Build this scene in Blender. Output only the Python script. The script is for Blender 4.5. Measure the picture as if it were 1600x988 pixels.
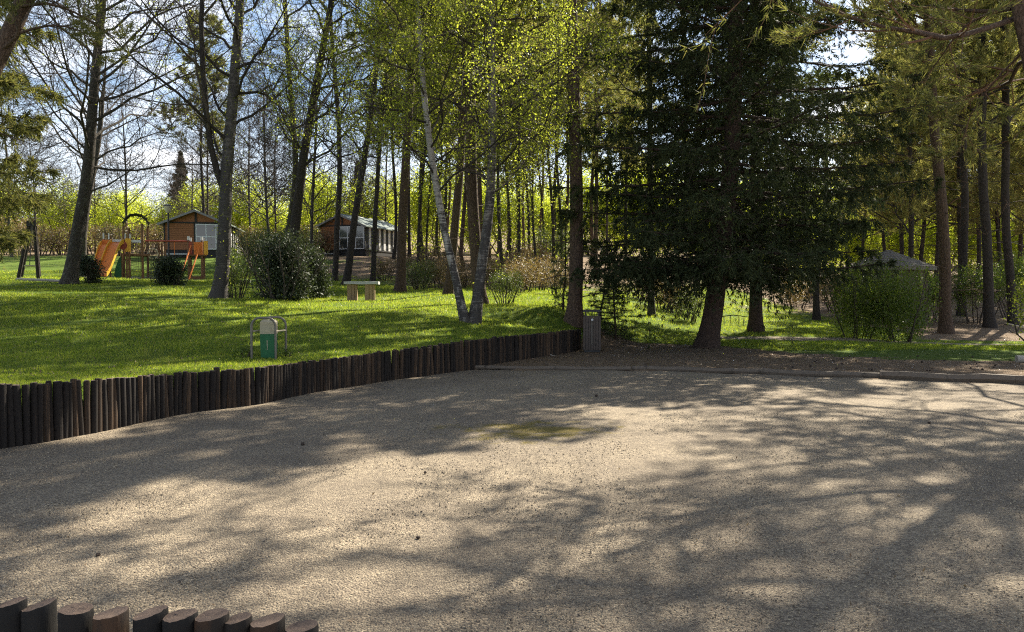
import bpy, math
import numpy as np

for o in list(bpy.data.objects): bpy.data.objects.remove(o)
scene = bpy.context.scene
COL = scene.collection
R = math.radians

# ------------------------------------------------------------------ camera
W_PX, H_PX, FPX = 1600.0, 988.0, 1232.0       # reference frame used to read places off the photograph
CAM_H = 1.6
PITCH = math.atan((H_PX / 2 - 458.0) / FPX)     # looking slightly down
cd = bpy.data.cameras.new('camera'); cam = bpy.data.objects.new('camera', cd); COL.objects.link(cam)
cd.sensor_width = 36.0; cd.lens = 36.0 * FPX / W_PX; cd.clip_start = 0.05; cd.clip_end = 3000
cam.location = (0, 0, CAM_H); cam.rotation_euler = (R(90) - PITCH, 0, 0)
scene.camera = cam

# ------------------------------------------------------------------ light
SUN_AZ, SUN_EL = 35.0, 41.0                     # degrees to the right of the view direction, height
world = bpy.data.worlds.new('World'); scene.world = world; world.use_nodes = True
wn, wl = world.node_tree.nodes, world.node_tree.links
wn.clear()
w_out = wn.new('ShaderNodeOutputWorld'); w_bg = wn.new('ShaderNodeBackground')
sky = wn.new('ShaderNodeTexSky'); sky.sky_type = 'NISHITA'; sky.sun_disc = False
sky.sun_elevation = R(SUN_EL); sky.sun_rotation = R(SUN_AZ); sky.air_density = 1.0; sky.dust_density = 0.6; sky.ozone_density = 1.5
tc = wn.new('ShaderNodeTexCoord'); sep = wn.new('ShaderNodeSeparateXYZ'); wl.new(tc.outputs['Generated'], sep.inputs[0])
def wmath(op, a, b=None):
    n = wn.new('ShaderNodeMath'); n.operation = op
    for i, v in enumerate((a, b)):
        if v is None: continue
        if isinstance(v, (int, float)): n.inputs[i].default_value = v
        else: wl.new(v, n.inputs[i])
    return n.outputs[0]
zz = wmath('ADD', wmath('MAXIMUM', sep.outputs[2], 0.0), 0.22)
cmb = wn.new('ShaderNodeCombineXYZ'); wl.new(wmath('DIVIDE', sep.outputs[0], zz), cmb.inputs[0]); wl.new(wmath('DIVIDE', sep.outputs[1], zz), cmb.inputs[1])
cn = wn.new('ShaderNodeTexNoise'); cn.inputs['Scale'].default_value = 1.5; cn.inputs['Detail'].default_value = 8; cn.inputs['Roughness'].default_value = 0.6
wl.new(cmb.outputs[0], cn.inputs['Vector'])
cr = wn.new('ShaderNodeValToRGB'); cr.color_ramp.elements[0].position = 0.51; cr.color_ramp.elements[1].position = 0.66
wl.new(cn.outputs['Fac'], cr.inputs[0])
cmix = wn.new('ShaderNodeMix'); cmix.data_type = 'RGBA'
low = wmath('SUBTRACT', 1.0, wmath('DIVIDE', wmath('MAXIMUM', sep.outputs[2], 0.0), 0.24))          # cloud bank thickens towards the horizon all round
bank = wmath('MULTIPLY', wmath('MAXIMUM', low, 0.0), wmath('MULTIPLY', cn.outputs['Fac'], 2.0))
fac = wmath('MINIMUM', wmath('MAXIMUM', bank, cr.outputs[0]), 1.0)
wl.new(fac, cmix.inputs[0]); wl.new(sky.outputs[0], cmix.inputs[6]); cmix.inputs[7].default_value = (10.8, 11, 11.5, 1)
wl.new(cmix.outputs[2], w_bg.inputs[0]); w_bg.inputs[1].default_value = 0.053
wl.new(w_bg.outputs[0], w_out.inputs[0])

sd = bpy.data.lights.new('sun', 'SUN'); sun = bpy.data.objects.new('sun', sd); COL.objects.link(sun)
sd.energy = 5.0; sd.angle = R(0.53); sd.color = (1.0, 0.92, 0.77)
sun.rotation_euler = (R(90 - SUN_EL), 0, R(180 - SUN_AZ)); sun.location = (12, 20, 30)
scene.view_settings.view_transform = 'Standard'; scene.view_settings.look = 'None'
scene.view_settings.gamma = 1; scene.view_settings.exposure = 1.72
scene.view_settings.use_curve_mapping = False
scene.render.engine = 'CYCLES'
scene.cycles.max_bounces = 6; scene.cycles.diffuse_bounces = 2; scene.cycles.glossy_bounces = 2
scene.cycles.transmission_bounces = 4; scene.cycles.transparent_max_bounces = 4
scene.cycles.use_denoising = False
scene.cycles.filter_width = 1.15
scene.cycles.sample_clamp_direct = 12
scene.cycles.sample_clamp_indirect = 6

# ------------------------------------------------------------------ places
CP, SP = math.cos(PITCH), math.sin(PITCH)
def ray(px, py):
    a = (px - W_PX / 2) / FPX; b = (H_PX / 2 - py) / FPX
    return np.array([a, CP + b * SP, -SP + b * CP])
def P(px, py, Y):
    d = ray(px, py); return np.array([0, 0, CAM_H]) + d * (Y / d[1])
def on_plane(px, py, z):
    d = ray(px, py); return np.array([0, 0, CAM_H]) + d * ((z - CAM_H) / d[2])

FB = np.array([on_plane(x, y, 0.0)[:2] for x, y in
   [(0,700),(60,691),(150,675),(235,657),(300,645),(400,632),(480,615),(590,598),(665,588),(735,578),(800,568),(860,560),(905,553)]])
FT = np.array([.66,.63,.605,.57,.54,.525,.51,.54,.57,.61,.62,.635,.645])
FY = np.concatenate([[-40, 2], FB[:, 1]]); FX = np.concatenate([[FB[0,0]-.57*(FB[0,1]+40), FB[0,0]-.57*(FB[0,1]-2)], FB[:, 0]])
FENCE_END = FB[-1]
def smooth(t):
    t = np.clip(t, 0, 1); return t * t * (3 - 2 * t)
def fence_x(Y):
    Y = np.asarray(Y, float)
    return np.where(Y > FENCE_END[1], FENCE_END[0] + (Y - FENCE_END[1]) * .3, np.interp(Y, FY, FX))
EDGE = np.array([on_plane(x, y, 0.0)[:2] for x, y in [(735,578),(870,578.5),(1000,580),(1200,585),(1400,593),(1600,601),(1900,613)]])
def edge_y(X): return np.interp(X, EDGE[:, 0], EDGE[:, 1])
LP = np.array([[-60,.62],[8,.62],[12.5,.66],[16,.82],[20,1.06],[25,1.24],[27,1.29],[30,1.5],[34,1.68],[40,1.82],[50,2.8],[60,4.0],[68,4.65],[85,5.5],[110,7.5],[150,13],[420,42]])
RP = np.array([[-60,.03],[16,.04],[20,.07],[25,.2],[30,.45],[40,1.1],[60,2.4],[85,3.8],[110,6],[150,12],[420,42]])
def ground_z(X, Y):
    X = np.asarray(X, float); Y = np.asarray(Y, float)
    fx = fence_x(Y); d = fx - X
    w = np.interp(Y, [20.8, 24, 32, 50, 100], [.03, 2.2, 6, 10, 20])
    ft = np.interp(Y, FB[:, 1], FT) - .045
    L = np.interp(Y, LP[:, 0], LP[:, 1]) + .034 * np.clip(-X - 4, 0, 16) * smooth((Y - 14) / 9) * (1 - .6 * smooth((Y - 36) / 20))
    near = smooth(d * .86 / 4.0)
    und = .03 * np.sin(X * 1.1 + .7 * Y) * np.sin(Y * .8 - X * .3) + .02 * np.sin(2.3 * X - 1.7 * Y)
    L = np.where(Y < 23.0, ft + (L - ft) * np.maximum(near, smooth((Y - 20.8) / 2.2)), L) + und * near
    Rr = np.interp(Y, RP[:, 0], RP[:, 1]) - .28 * smooth((X - 8) / 8) * smooth((Y - 20) / 6) * (1 - smooth((Y - 40) / 15)) + und * .6 * smooth((Y - 18) / 3)
    ey = edge_y(X)
    Rr = np.where(Y < ey, -.05, np.where(Y < ey + .5, .03 + (Rr - .03) * (Y - ey) / .5, Rr))
    t = smooth(.5 + (d - np.where(Y < 20.8, .085, 0)) / (2 * w))
    return Rr + (L - Rr) * t
def gz(X, Y): return float(ground_z(X, Y))
def base(px, Y):
    X = (px - W_PX / 2) / FPX * Y / CP
    return np.array([X, Y, gz(X, Y)])

# ------------------------------------------------------------------ materials
MATS = {}
def new_mat(name):
    m = bpy.data.materials.new(name); m.use_nodes = True; m.node_tree.nodes.clear(); MATS[name] = m
    nt = m.node_tree; out = nt.nodes.new('ShaderNodeOutputMaterial')
    return m, nt, out
class NT:
    def __init__(s, nt): s.nt = nt; s.n = nt.nodes; s.l = nt.links
    def node(s, t, **kw):
        n = s.n.new(t)
        for k, v in kw.items(): setattr(n, k, v)
        return n
    def put(s, inp, v):
        if hasattr(v, 'is_output'): s.l.new(v, inp)
        elif isinstance(v, tuple): inp.default_value = (*v, 1) if len(v) == 3 and inp.type == 'RGBA' else v
        else: inp.default_value = v
    def math(s, op, a, b=0.0, clamp=False):
        n = s.node('ShaderNodeMath', operation=op, use_clamp=clamp); s.put(n.inputs[0], a); s.put(n.inputs[1], b); return n.outputs[0]
    def mix(s, f, a, b, mode='MIX'):
        n = s.node('ShaderNodeMix', data_type='RGBA', blend_type=mode); s.put(n.inputs[0], f); s.put(n.inputs[6], a); s.put(n.inputs[7], b); return n.outputs[2]
    def pos(s): return s.node('ShaderNodeNewGeometry').outputs['Position']
    def obj(s): return s.node('ShaderNodeTexCoord').outputs['Object']
    def scale(s, v, sc):
        n = s.node('ShaderNodeMapping'); s.l.new(v, n.inputs[0]); n.inputs['Scale'].default_value = sc; return n.outputs[0]
    def noise(s, v, sc, det=4, rough=.55):
        n = s.node('ShaderNodeTexNoise'); s.l.new(v, n.inputs['Vector']); n.inputs['Scale'].default_value = sc; n.inputs['Detail'].default_value = det; n.inputs['Roughness'].default_value = rough; return n.outputs['Fac']
    def voro(s, v, sc, feature='F1', out='Distance'):
        n = s.node('ShaderNodeTexVoronoi', feature=feature); s.l.new(v, n.inputs['Vector']); n.inputs['Scale'].default_value = sc; return n.outputs[out]
    def ramp(s, f, stops):
        n = s.node('ShaderNodeValToRGB'); s.put(n.inputs[0], f); e = n.color_ramp.elements
        while len(e) < len(stops): e.new(.5)
        for el, (p, c) in zip(e, stops):
            el.position = p; el.color = (*c, 1) if isinstance(c, tuple) else (c, c, c, 1)
        return n.outputs[0]
    def bump(s, h, st, dist=.02):
        n = s.node('ShaderNodeBump'); s.put(n.inputs['Height'], h); n.inputs['Strength'].default_value = st; n.inputs['Distance'].default_value = dist; return n.outputs[0]
    def bsdf(s, col, rough=.8, spec=.3, normal=None, metal=0.0):
        n = s.node('ShaderNodeBsdfPrincipled'); s.put(n.inputs['Base Color'], col); s.put(n.inputs['Roughness'], rough); n.inputs['Specular IOR Level'].default_value = spec; n.inputs['Metallic'].default_value = metal
        if normal is not None: s.l.new(normal, n.inputs['Normal'])
        return n.outputs[0]

def leaf_mat(name, cols, trans=.45, rough=.5, spec=.3, tcol=1.25):
    m, nt, out = new_mat(name); t = NT(nt)
    g = t.node('ShaderNodeNewGeometry')
    n = len(cols); c = t.ramp(g.outputs['Random Per Island'], [(i / max(1, n - 1), cc) for i, cc in enumerate(cols)])
    big = t.noise(t.pos(), .9, 2)
    c = t.mix(t.math('MULTIPLY', t.math('SUBTRACT', big, .5), .4, True), c, (.02, .025, .008))
    if name == 'grass_blade': c = t.mix(t.ramp(t.noise(t.pos(), 1.1, 5, .7), [(.52, 0.0), (.75, .5)]), c, (.30,.28,.085)); c = t.mix(t.ramp(t.noise(t.pos(), .5, 3), [(.40, .35), (.52, 0.0)]), c, (.09,.16,.02))
    b = t.bsdf(c, rough, spec)
    tr = t.node('ShaderNodeBsdfTranslucent'); t.put(tr.inputs[0], t.mix(1.0, c, (tcol, tcol * 1.02, tcol * .55), 'MULTIPLY'))
    mx = t.node('ShaderNodeMixShader'); mx.inputs[0].default_value = trans
    t.l.new(b, mx.inputs[1]); t.l.new(tr.outputs[0], mx.inputs[2]); t.l.new(mx.outputs[0], out.inputs[0])
    return m
leaf_mat('leaf_birch', [(.12,.145,.026), (.20,.23,.038), (.29,.305,.052), (.14,.165,.032)], .62, tcol=1.75)
leaf_mat('leaf_hedge', [(.17,.205,.03), (.28,.315,.045), (.36,.385,.055), (.23,.255,.038)], .7, tcol=1.75)
leaf_mat('leaf_holly', [(.02,.03,.016), (.045,.06,.03), (.08,.10,.055)], .18, .55, .25)
leaf_mat('leaf_broom', [(.06,.095,.025), (.10,.14,.035), (.14,.16,.05)], .35)
leaf_mat('leaf_bracken', [(.12,.075,.04), (.2,.13,.07), (.27,.2,.11), (.13,.12,.045)], .3)
leaf_mat('leaf_shrub', [(.07,.11,.02), (.12,.17,.03), (.19,.23,.045)], .45)
leaf_mat('needle_pine', [(.08,.09,.035), (.125,.135,.053), (.18,.18,.07), (.21,.18,.085)], .5, .7, .12)
leaf_mat('needle_gold', [(.15,.155,.06), (.23,.22,.09), (.31,.27,.12), (.2,.19,.08)], .55, .7, .12)
leaf_mat('needle_spruce', [(.020,.029,.012), (.038,.05,.021), (.07,.082,.037)], .27, .7, .12)
leaf_mat('needle_young', [(.035,.055,.024), (.07,.09,.04), (.12,.14,.07)], .3, .7, .12)
leaf_mat('grass_blade', [(.115,.175,.018), (.20,.26,.028), (.295,.34,.045), (.34,.34,.085)], .5, .55, .25, 1.45)
leaf_mat('litter_leaf', [(.13,.075,.04), (.2,.13,.075), (.28,.2,.13), (.09,.06,.04)], .15)

def bark_mat(name, a, b, sc=9, lichen=None, strength=.8):
    m, nt, out = new_mat(name); t = NT(nt); o = t.obj()
    dn = t.node('ShaderNodeTexNoise'); t.l.new(o, dn.inputs['Vector']); dn.inputs['Scale'].default_value = 6; dn.inputs['Detail'].default_value = 4
    dv = t.node('ShaderNodeVectorMath', operation='MULTIPLY_ADD'); t.l.new(dn.outputs['Color'], dv.inputs[0]); dv.inputs[1].default_value = (.16, .16, .16); t.l.new(o, dv.inputs[2])
    v = t.scale(dv.outputs[0], (1, 1, .2))
    n1 = t.noise(v, sc * 2.2, 6, .7); cr = t.voro(v, sc * 2.6, 'DISTANCE_TO_EDGE')
    c = t.mix(n1, a, b); c = t.mix(t.ramp(cr, [(0, .8), (.16, 0.0)]), c, tuple(x * .5 for x in a))
    if lichen: c = t.mix(t.ramp(t.noise(o, 5, 5, .7), [(.55, 0.0), (.68, 1.0)]), c, lichen)
    h = t.math('ADD', t.math('MULTIPLY', cr, 1.6), n1)
    t.l.new(t.bsdf(c, .9, .2, t.bump(h, strength, .03)), out.inputs[0]); return m
bark_mat('bark_grey', (.055,.046,.038), (.11,.096,.08), lichen=(.15,.15,.115))
bark_mat('bark_dark', (.036,.03,.026), (.075,.062,.053))
bark_mat('bark_pine', (.075,.05,.036), (.145,.098,.068), 7)
bark_mat('bark_orange', (.22,.10,.05), (.34,.17,.09), 7)
bark_mat('bark_spruce', (.055,.038,.03), (.105,.07,.052), 11)
bark_mat('twig', (.07,.055,.045), (.13,.105,.085), 20, strength=.2)
bark_mat('twig_red', (.16,.085,.05), (.24,.14,.085), 20, strength=.2)
def birch_mat(name, white, dark_to):
    m, nt, out = new_mat(name); t = NT(nt); o = t.obj()
    band = t.noise(t.scale(o, (2.2, 2.2, 16)), 1.6, 4, .6)
    patch = t.noise(t.scale(o, (3, 3, 1.5)), 1.8, 5, .7)
    z = t.node('ShaderNodeSeparateXYZ'); t.l.new(o, z.inputs[0])
    low = t.math('SUBTRACT', 1.0, t.math('DIVIDE', z.outputs[2], dark_to), True)
    k = t.math('ADD', t.math('ADD', t.math('MULTIPLY', band, .55), t.math('MULTIPLY', patch, .55)), t.math('MULTIPLY', low, .15))
    f = t.ramp(k, [(.57, 0.0), (.68, 1.0)])
    c = t.mix(f, t.mix(patch, white, tuple(x * .72 for x in white)), (.05, .043, .038))
    t.l.new(t.bsdf(c, .75, .3, t.bump(t.math('SUBTRACT', 1.0, f), .6, .02)), out.inputs[0])
birch_mat('bark_birch', (.36,.33,.285), 4.0)
birch_mat('bark_grey_birch', (.23,.205,.175), 7.0)
birch_mat('bark_old_birch', (.12,.105,.088), 14.0)

def wood_mat(name, a, b, rough=.8, grain=(14, 14, 1.2), wear=None, objrand=False, spec=.25, vary=.45):
    m, nt, out = new_mat(name); t = NT(nt); o = t.obj()
    if objrand:
        oi = t.node('ShaderNodeObjectInfo'); mp = t.node('ShaderNodeVectorMath', operation='ADD'); t.l.new(o, mp.inputs[0])
        cx = t.node('ShaderNodeCombineXYZ'); t.l.new(t.math('MULTIPLY', oi.outputs['Random'], 50.0), cx.inputs[0]); t.l.new(cx.outputs[0], mp.inputs[1]); o = mp.outputs[0]
    n = t.noise(t.scale(o, grain), 3, 6, .65)
    c = t.mix(n, a, b)
    if wear:
        f = t.noise(t.scale(o, (5, 5, 1.6)), 1.0, 4, .6)
        if objrand: f = t.math('ADD', f, t.math('MULTIPLY', t.math('SUBTRACT', oi.outputs['Random'], .5), .25))
        c = t.mix(t.ramp(f, [(.6, 0.0), (.72, .9)]), c, wear)
    if objrand: c = t.mix(t.math('MULTIPLY', t.math('POWER', oi.outputs['Random'], 3.5), vary), c, (.11,.07,.042))
    t.l.new(t.bsdf(c, rough, spec, t.bump(n, .5, .01)), out.inputs[0]); return m
wood_mat('post_wood', (.009,.007,.0058), (.026,.02,.016), wear=(.12,.065,.03), objrand=True)
wood_mat('tarred_post', (.009,.0085,.008), (.026,.023,.02), wear=(.075,.04,.022), objrand=True, vary=.15)
wood_mat('log_wood', (.10,.075,.055), (.2,.16,.12), grain=(1.5, 14, 14), wear=(.05,.04,.03))
wood_mat('brown_slat', (.075,.058,.046), (.12,.095,.078))
wood_mat('cabin_board', (.24,.095,.04), (.33,.145,.065), grain=(1.2, 3, 18))
wood_mat('play_post', (.16,.085,.045), (.25,.14,.075))
wood_mat('table_wood', (.28,.18,.095), (.42,.30,.17))
wood_mat('pale_stick', (.36,.31,.25), (.5,.45,.38))
def end_grain():
    m, nt, out = new_mat('end_grain'); t = NT(nt); o = t.obj()
    w = t.node('ShaderNodeTexWave', wave_type='RINGS', rings_direction='Z'); t.l.new(o, w.inputs['Vector']); w.inputs['Scale'].default_value = 28; w.inputs['Distortion'].default_value = 2.5; w.inputs['Detail'].default_value = 3
    n = t.noise(o, 22, 5, .7)
    c = t.mix(t.math('MULTIPLY', w.outputs['Fac'], .45), (.10,.068,.05), (.185,.13,.096)); c = t.mix(t.ramp(n, [(.45, 0.0), (.7, .85)]), c, (.055,.04,.034))
    t.l.new(t.bsdf(c, .75, .3, t.bump(n, .5, .006)), out.inputs[0])
end_grain()
def paint(name, col, rough=.5, spec=.4, metal=0.0, var=.25):
    m, nt, out = new_mat(name); t = NT(nt); n = t.noise(t.obj(), 4.5, 5, .65)
    c = t.mix(t.math('MULTIPLY', n, var), col, tuple(x * .45 for x in col))
    t.l.new(t.bsdf(c, t.math('ADD', rough - .08, t.math('MULTIPLY', n, .16)), spec, t.bump(n, .08, .01), metal), out.inputs[0])
paint('orange_paint', (.80,.22,.03)); paint('yellow_paint', (.86,.46,.04)); paint('red_paint', (.33,.06,.03)); paint('green_paint', (.008,.115,.038), .5)
paint('cream_paint', (.42,.37,.25), .65); paint('steel', (.15,.135,.11), .45, .5, .35); paint('dark_metal', (.035,.033,.032), .55); paint('white_paint', (.72,.72,.70), .55)
paint('navy_wall', (.018,.022,.032), .6); paint('roof_green', (.16,.20,.17), .5, .5); paint('dark_base', (.03,.028,.026), .8); paint('curtain', (.5,.5,.48), .9, .1)
paint('concrete', (.48,.48,.46), .85, .2); paint('rope', (.10,.075,.05), .9); paint('shingle', (.20,.18,.155), .9, .1); paint('kiosk_wall', (.10,.085,.06), .85); paint('beige_wall', (.5,.34,.27), .8)
paint('lamp_glass', (.55,.50,.36), .3); paint('cone_brown', (.05,.032,.022), .8); paint('roof_grey', (.22,.21,.2), .7)
def glass():
    m, nt, out = new_mat('window_glass'); t = NT(nt)
    t.l.new(t.bsdf((.03,.035,.035), .06, .8), out.inputs[0])
glass()

def gravel_mat(name, pebble):
    m, nt, out = new_mat(name); t = NT(nt); p = t.pos()
    if pebble:
        g = t.node('ShaderNodeNewGeometry'); rnd = g.outputs['Random Per Island']
        c = t.ramp(rnd, [(0, (.09,.07,.055)), (.3, (.19,.15,.102)), (.6, (.31,.248,.163)), (.85, (.46,.375,.25)), (1, (.12,.105,.09))])
        t.l.new(t.bsdf(c, .85, .25), out.inputs[0]); return
    col = t.node('ShaderNodeTexVoronoi'); t.l.new(p, col.inputs['Vector']); col.inputs['Scale'].default_value = 78
    sx = t.node('ShaderNodeSeparateColor'); t.l.new(col.outputs['Color'], sx.inputs[0])
    c = t.ramp(sx.outputs[0], [(0, (.085,.068,.052)), (.3, (.185,.147,.102)), (.65, (.33,.265,.178)), (1, (.50,.41,.28))])
    fine = t.noise(p, 160, 3, .7); c = t.mix(.35, c, t.mix(fine, (.07,.055,.04), (.42,.34,.25)))
    tone = t.noise(p, .55, 5, .6); c = t.mix(t.ramp(tone, [(.35, .5), (.62, 0.0)]), c, (.125,.1,.077)); c = t.mix(t.ramp(t.noise(t.scale(p, (1, .6, 1)), 3.2, 5, .65), [(.5, 0.0), (.75, .35)]), c, (.11,.09,.072))
    # moss patch growing on the gravel
    mp = t.node('ShaderNodeMapping'); t.l.new(p, mp.inputs[0]); mp.inputs['Location'].default_value = (-.25/1.0, -9.15/.75, 0); mp.inputs['Scale'].default_value = (1/1.0, 1/.75, 1)
    ln = t.node('ShaderNodeVectorMath', operation='LENGTH'); t.l.new(mp.outputs[0], ln.inputs[0])
    mo = t.math('ADD', t.math('SUBTRACT', 1.15, ln.outputs['Value']), t.math('MULTIPLY', t.math('SUBTRACT', t.noise(p, 2.6, 6, .7), .5), 4.0))
    sm = t.math('MULTIPLY', t.ramp(t.noise(p, 1.3, 6, .75), [(.68, 0.0), (.78, .5)]), .6)
    c = t.mix(t.math('MAXIMUM', t.ramp(mo, [(.25, 0.0), (.8, .85)]), sm), c, t.mix(fine, (.10,.075,.015), (.27,.205,.035)))
    h = t.math('ADD', t.math('MULTIPLY', col.outputs['Distance'], -1.0), t.math('MULTIPLY', fine, .5)); h = t.math('ADD', h, t.math('MULTIPLY', t.noise(p, 7, 4, .6), 2.2))
    t.l.new(t.bsdf(c, .9, .2, t.bump(h, 1.0, .013)), out.inputs[0])
gravel_mat('gravel', False); gravel_mat('pebble', True)

def ground_mat():
    m, nt, out = new_mat('ground_cover'); t = NT(nt); p = t.pos()
    at = t.node('ShaderNodeAttribute', attribute_name='cover'); sc = t.node('ShaderNodeSeparateColor'); t.l.new(at.outputs['Color'], sc.inputs[0])
    n1 = t.noise(p, .7, 6, .65); n2 = t.noise(p, 6, 6, .7); n3 = t.noise(p, 40, 4, .7)
    grass = t.mix(n2, (.055,.11,.014), (.15,.205,.026)); grass = t.mix(t.ramp(n1, [(.5, 0.0), (.75, .6)]), grass, (.19,.19,.06)); grass = t.mix(t.ramp(n3, [(.3, .6), (.6, 0.0)]), grass, (.035,.06,.012))
    lit = t.mix(n3, (.085,.055,.035), (.26,.185,.12)); lit = t.mix(t.ramp(n2, [(.45, 0.0), (.7, .6)]), lit, (.33,.26,.18))
    path = t.mix(n3, (.2,.16,.11), (.38,.32,.24))
    jit = t.math('MULTIPLY', t.math('SUBTRACT', t.noise(p, 1.8, 6, .7), .5), 1.4)
    f = t.ramp(t.math('ADD', sc.outputs[0], jit), [(.4, 0.0), (.6, 1.0)])
    c = t.mix(f, lit, grass); c = t.mix(t.ramp(t.math('ADD', sc.outputs[1], t.math('MULTIPLY', jit, .4)), [(.4, 0.0), (.6, 1.0)]), c, path)
    t.l.new(t.bsdf(c, .95, .1, t.bump(t.math('ADD', n3, n2), 1.0, .05)), out.inputs[0])
ground_mat()

# ------------------------------------------------------------------ mesh helpers
def link(o, parent=None):
    COL.objects.link(o)
    if parent is not None: o.parent = parent
    return o
def mesh_np(name, verts, quads=None, tris=None, mats=(), qmat=None, tmat=None, smooth_=False):
    me = bpy.data.meshes.new(name)
    q = np.zeros((0, 4), np.int32) if quads is None or len(quads) == 0 else np.asarray(quads, np.int32)
    t = np.zeros((0, 3), np.int32) if tris is None or len(tris) == 0 else np.asarray(tris, np.int32)
    v = np.asarray(verts, np.float32)
    me.vertices.add(len(v)); me.vertices.foreach_set('co', v.ravel())
    me.loops.add(q.size + t.size); me.loops.foreach_set('vertex_index', np.concatenate([q.ravel(), t.ravel()]))
    me.polygons.add(len(q) + len(t))
    me.polygons.foreach_set('loop_start', np.concatenate([np.arange(len(q)) * 4, q.size + np.arange(len(t)) * 3]).astype(np.int32))
    for m in mats: me.materials.append(MATS[m])
    mi = np.concatenate([np.zeros(len(q), np.int32) if qmat is None else qmat, np.zeros(len(t), np.int32) if tmat is None else tmat]).astype(np.int32)
    me.polygons.foreach_set('material_index', mi)
    sm = np.zeros(len(q) + len(t), bool)
    if smooth_ is True: sm[:] = True
    elif smooth_ == 'quads': sm[:len(q)] = True
    me.polygons.foreach_set('use_smooth', sm)
    me.update(calc_edges=True); me.validate()
    return me
class MB:
    def __init__(s): s.v = []; s.f = []; s.m = []
    def add(s, vs, fs, mi=0):
        n = len(s.v); s.v += [tuple(float(c) for c in x) for x in vs]; s.f += [tuple(i + n for i in f) for f in fs]; s.m += [mi] * len(fs); return s
    def box(s, c, d, rz=0.0, rx=0.0, ry=0.0, mi=0, bev=0.0):
        x, y, z = (k / 2 for k in d)
        vs = np.array([(-x,-y,-z),(x,-y,-z),(x,y,-z),(-x,y,-z),(-x,-y,z),(x,-y,z),(x,y,z),(-x,y,z)])
        def rot(a, i, j):
            nonlocal vs
            if a: ca, sa = math.cos(a), math.sin(a); vi, vj = vs[:, i].copy(), vs[:, j].copy(); vs[:, i] = ca * vi - sa * vj; vs[:, j] = sa * vi + ca * vj
        rot(rx, 1, 2); rot(ry, 2, 0); rot(rz, 0, 1)
        return s.add(vs + np.array(c), [(0,3,2,1),(4,5,6,7),(0,1,5,4),(1,2,6,5),(2,3,7,6),(3,0,4,7)], mi)
    def tube(s, pts, rad, sides=8, cap=True, mi=0):
        pts = [np.array(p, float) for p in pts]; n = len(pts)
        rad = [rad] * n if isinstance(rad, (int, float)) else rad
        d0 = pts[1] - pts[0]; ref = np.array([0, 0, 1.0]) if abs(d0[2]) < .9 * np.linalg.norm(d0) else np.array([1.0, 0, 0])
        vs = []
        for i, p in enumerate(pts):
            d = pts[min(i + 1, n - 1)] - pts[max(i - 1, 0)]; d /= np.linalg.norm(d)
            u = np.cross(d, ref); u /= np.linalg.norm(u) + 1e-9; w = np.cross(d, u); ref = np.cross(u, d) if n > 2 else ref
            vs += [p + rad[i] * (math.cos(2*math.pi*k/sides) * u + math.sin(2*math.pi*k/sides) * w) for k in range(sides)]
        fs = [(i*sides+k, i*sides+(k+1)%sides, (i+1)*sides+(k+1)%sides, (i+1)*sides+k) for i in range(n-1) for k in range(sides)]
        if cap: fs += [tuple(range(sides))[::-1], tuple((n-1)*sides + k for k in range(sides))]
        return s.add(vs, fs, mi)
    def build(s, name, mats, parent=None, smooth_=False, kind=None):
        me = bpy.data.meshes.new(name); me.from_pydata(s.v, [], s.f)
        for m in ([mats] if isinstance(mats, str) else mats): me.materials.append(MATS[m])
        me.polygons.foreach_set('material_index', s.m)
        if smooth_: me.polygons.foreach_set('use_smooth', [True] * len(s.f)); me.set_sharp_from_angle(angle=R(40))
        me.update()
        o = link(bpy.data.objects.new(name, me), parent)
        if kind: o['kind'] = kind
        return o
def thing(name, label, cat, loc=(0, 0, 0), rz=0.0, group=None):
    o = bpy.data.objects.new(name, None); o.empty_display_size = .2; COL.objects.link(o)
    o.location = [float(c) for c in loc]; o.rotation_euler = (0, 0, rz); tag(o, label, cat, group); return o
def tag(o, label, cat, group=None):
    o['label'] = label; o['category'] = cat
    if group: o['group'] = group
    return o

# ------------------------------------------------------------------ ground and gravel
def offsets(n, first, last):
    g = (last / first) ** (1 / (n - 1)); return first * g ** np.arange(n)
Ys = np.concatenate([np.arange(-40, 8, 3), np.arange(8, 26, .22), np.arange(26, 46, .6), np.arange(46, 100, 2.5), np.arange(100, 421, 20)])
off = np.concatenate([-offsets(44, .16, 260)[::-1], [-.118, -.085, -.052, -.02, .02], offsets(46, .06, 260)])
YY, OO = np.meshgrid(Ys, off, indexing='ij'); XX = fence_x(YY) + OO; ZZ = ground_z(XX, YY)
nr, nc = XX.shape; idx = np.arange(nr * nc).reshape(nr, nc)
quads = np.stack([idx[:-1, :-1], idx[:-1, 1:], idx[1:, 1:], idx[1:, :-1]], -1).reshape(-1, 4)
def cover(X, Y):
    d = fence_x(Y) - X
    left = smooth(.5 + d / np.interp(Y, [20.8, 26, 40], [.1, 3, 8]))
    gl = np.interp(Y, [0, 30, 38, 44, 50, 60, 90], [1, 1, .8, .55, .25, .2, .3])
    gl = np.where(X < -14, np.interp(Y, [0, 52, 58, 66, 75], [1, 1, .95, .5, .2]), gl)
    gl = np.where((X > -6) & (Y > 29) & (Y < 50), gl * .75, gl)
    yg = np.interp(X, [1, 5, 9, 14], [23.5, 22.6, 18.2, 17.4])
    gr = smooth((Y - yg) / .8 + .5) * np.interp(Y, [20, 27, 31, 36, 45, 60], [1, 1, .72, .58, .68, .4])
    pth = np.where(X > 6, np.exp(-((Y - 24.6) / .8) ** 2), 0) * (1 - left)
    gr = np.where((X > 14) & (Y > 26), .12, gr)
    play = np.exp(-(((X + 19) / 4.5) ** 2 + ((Y - 40) / 2.2) ** 2)) * .75
    return gl * left + gr * (1 - left), np.maximum(pth, play)
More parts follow.
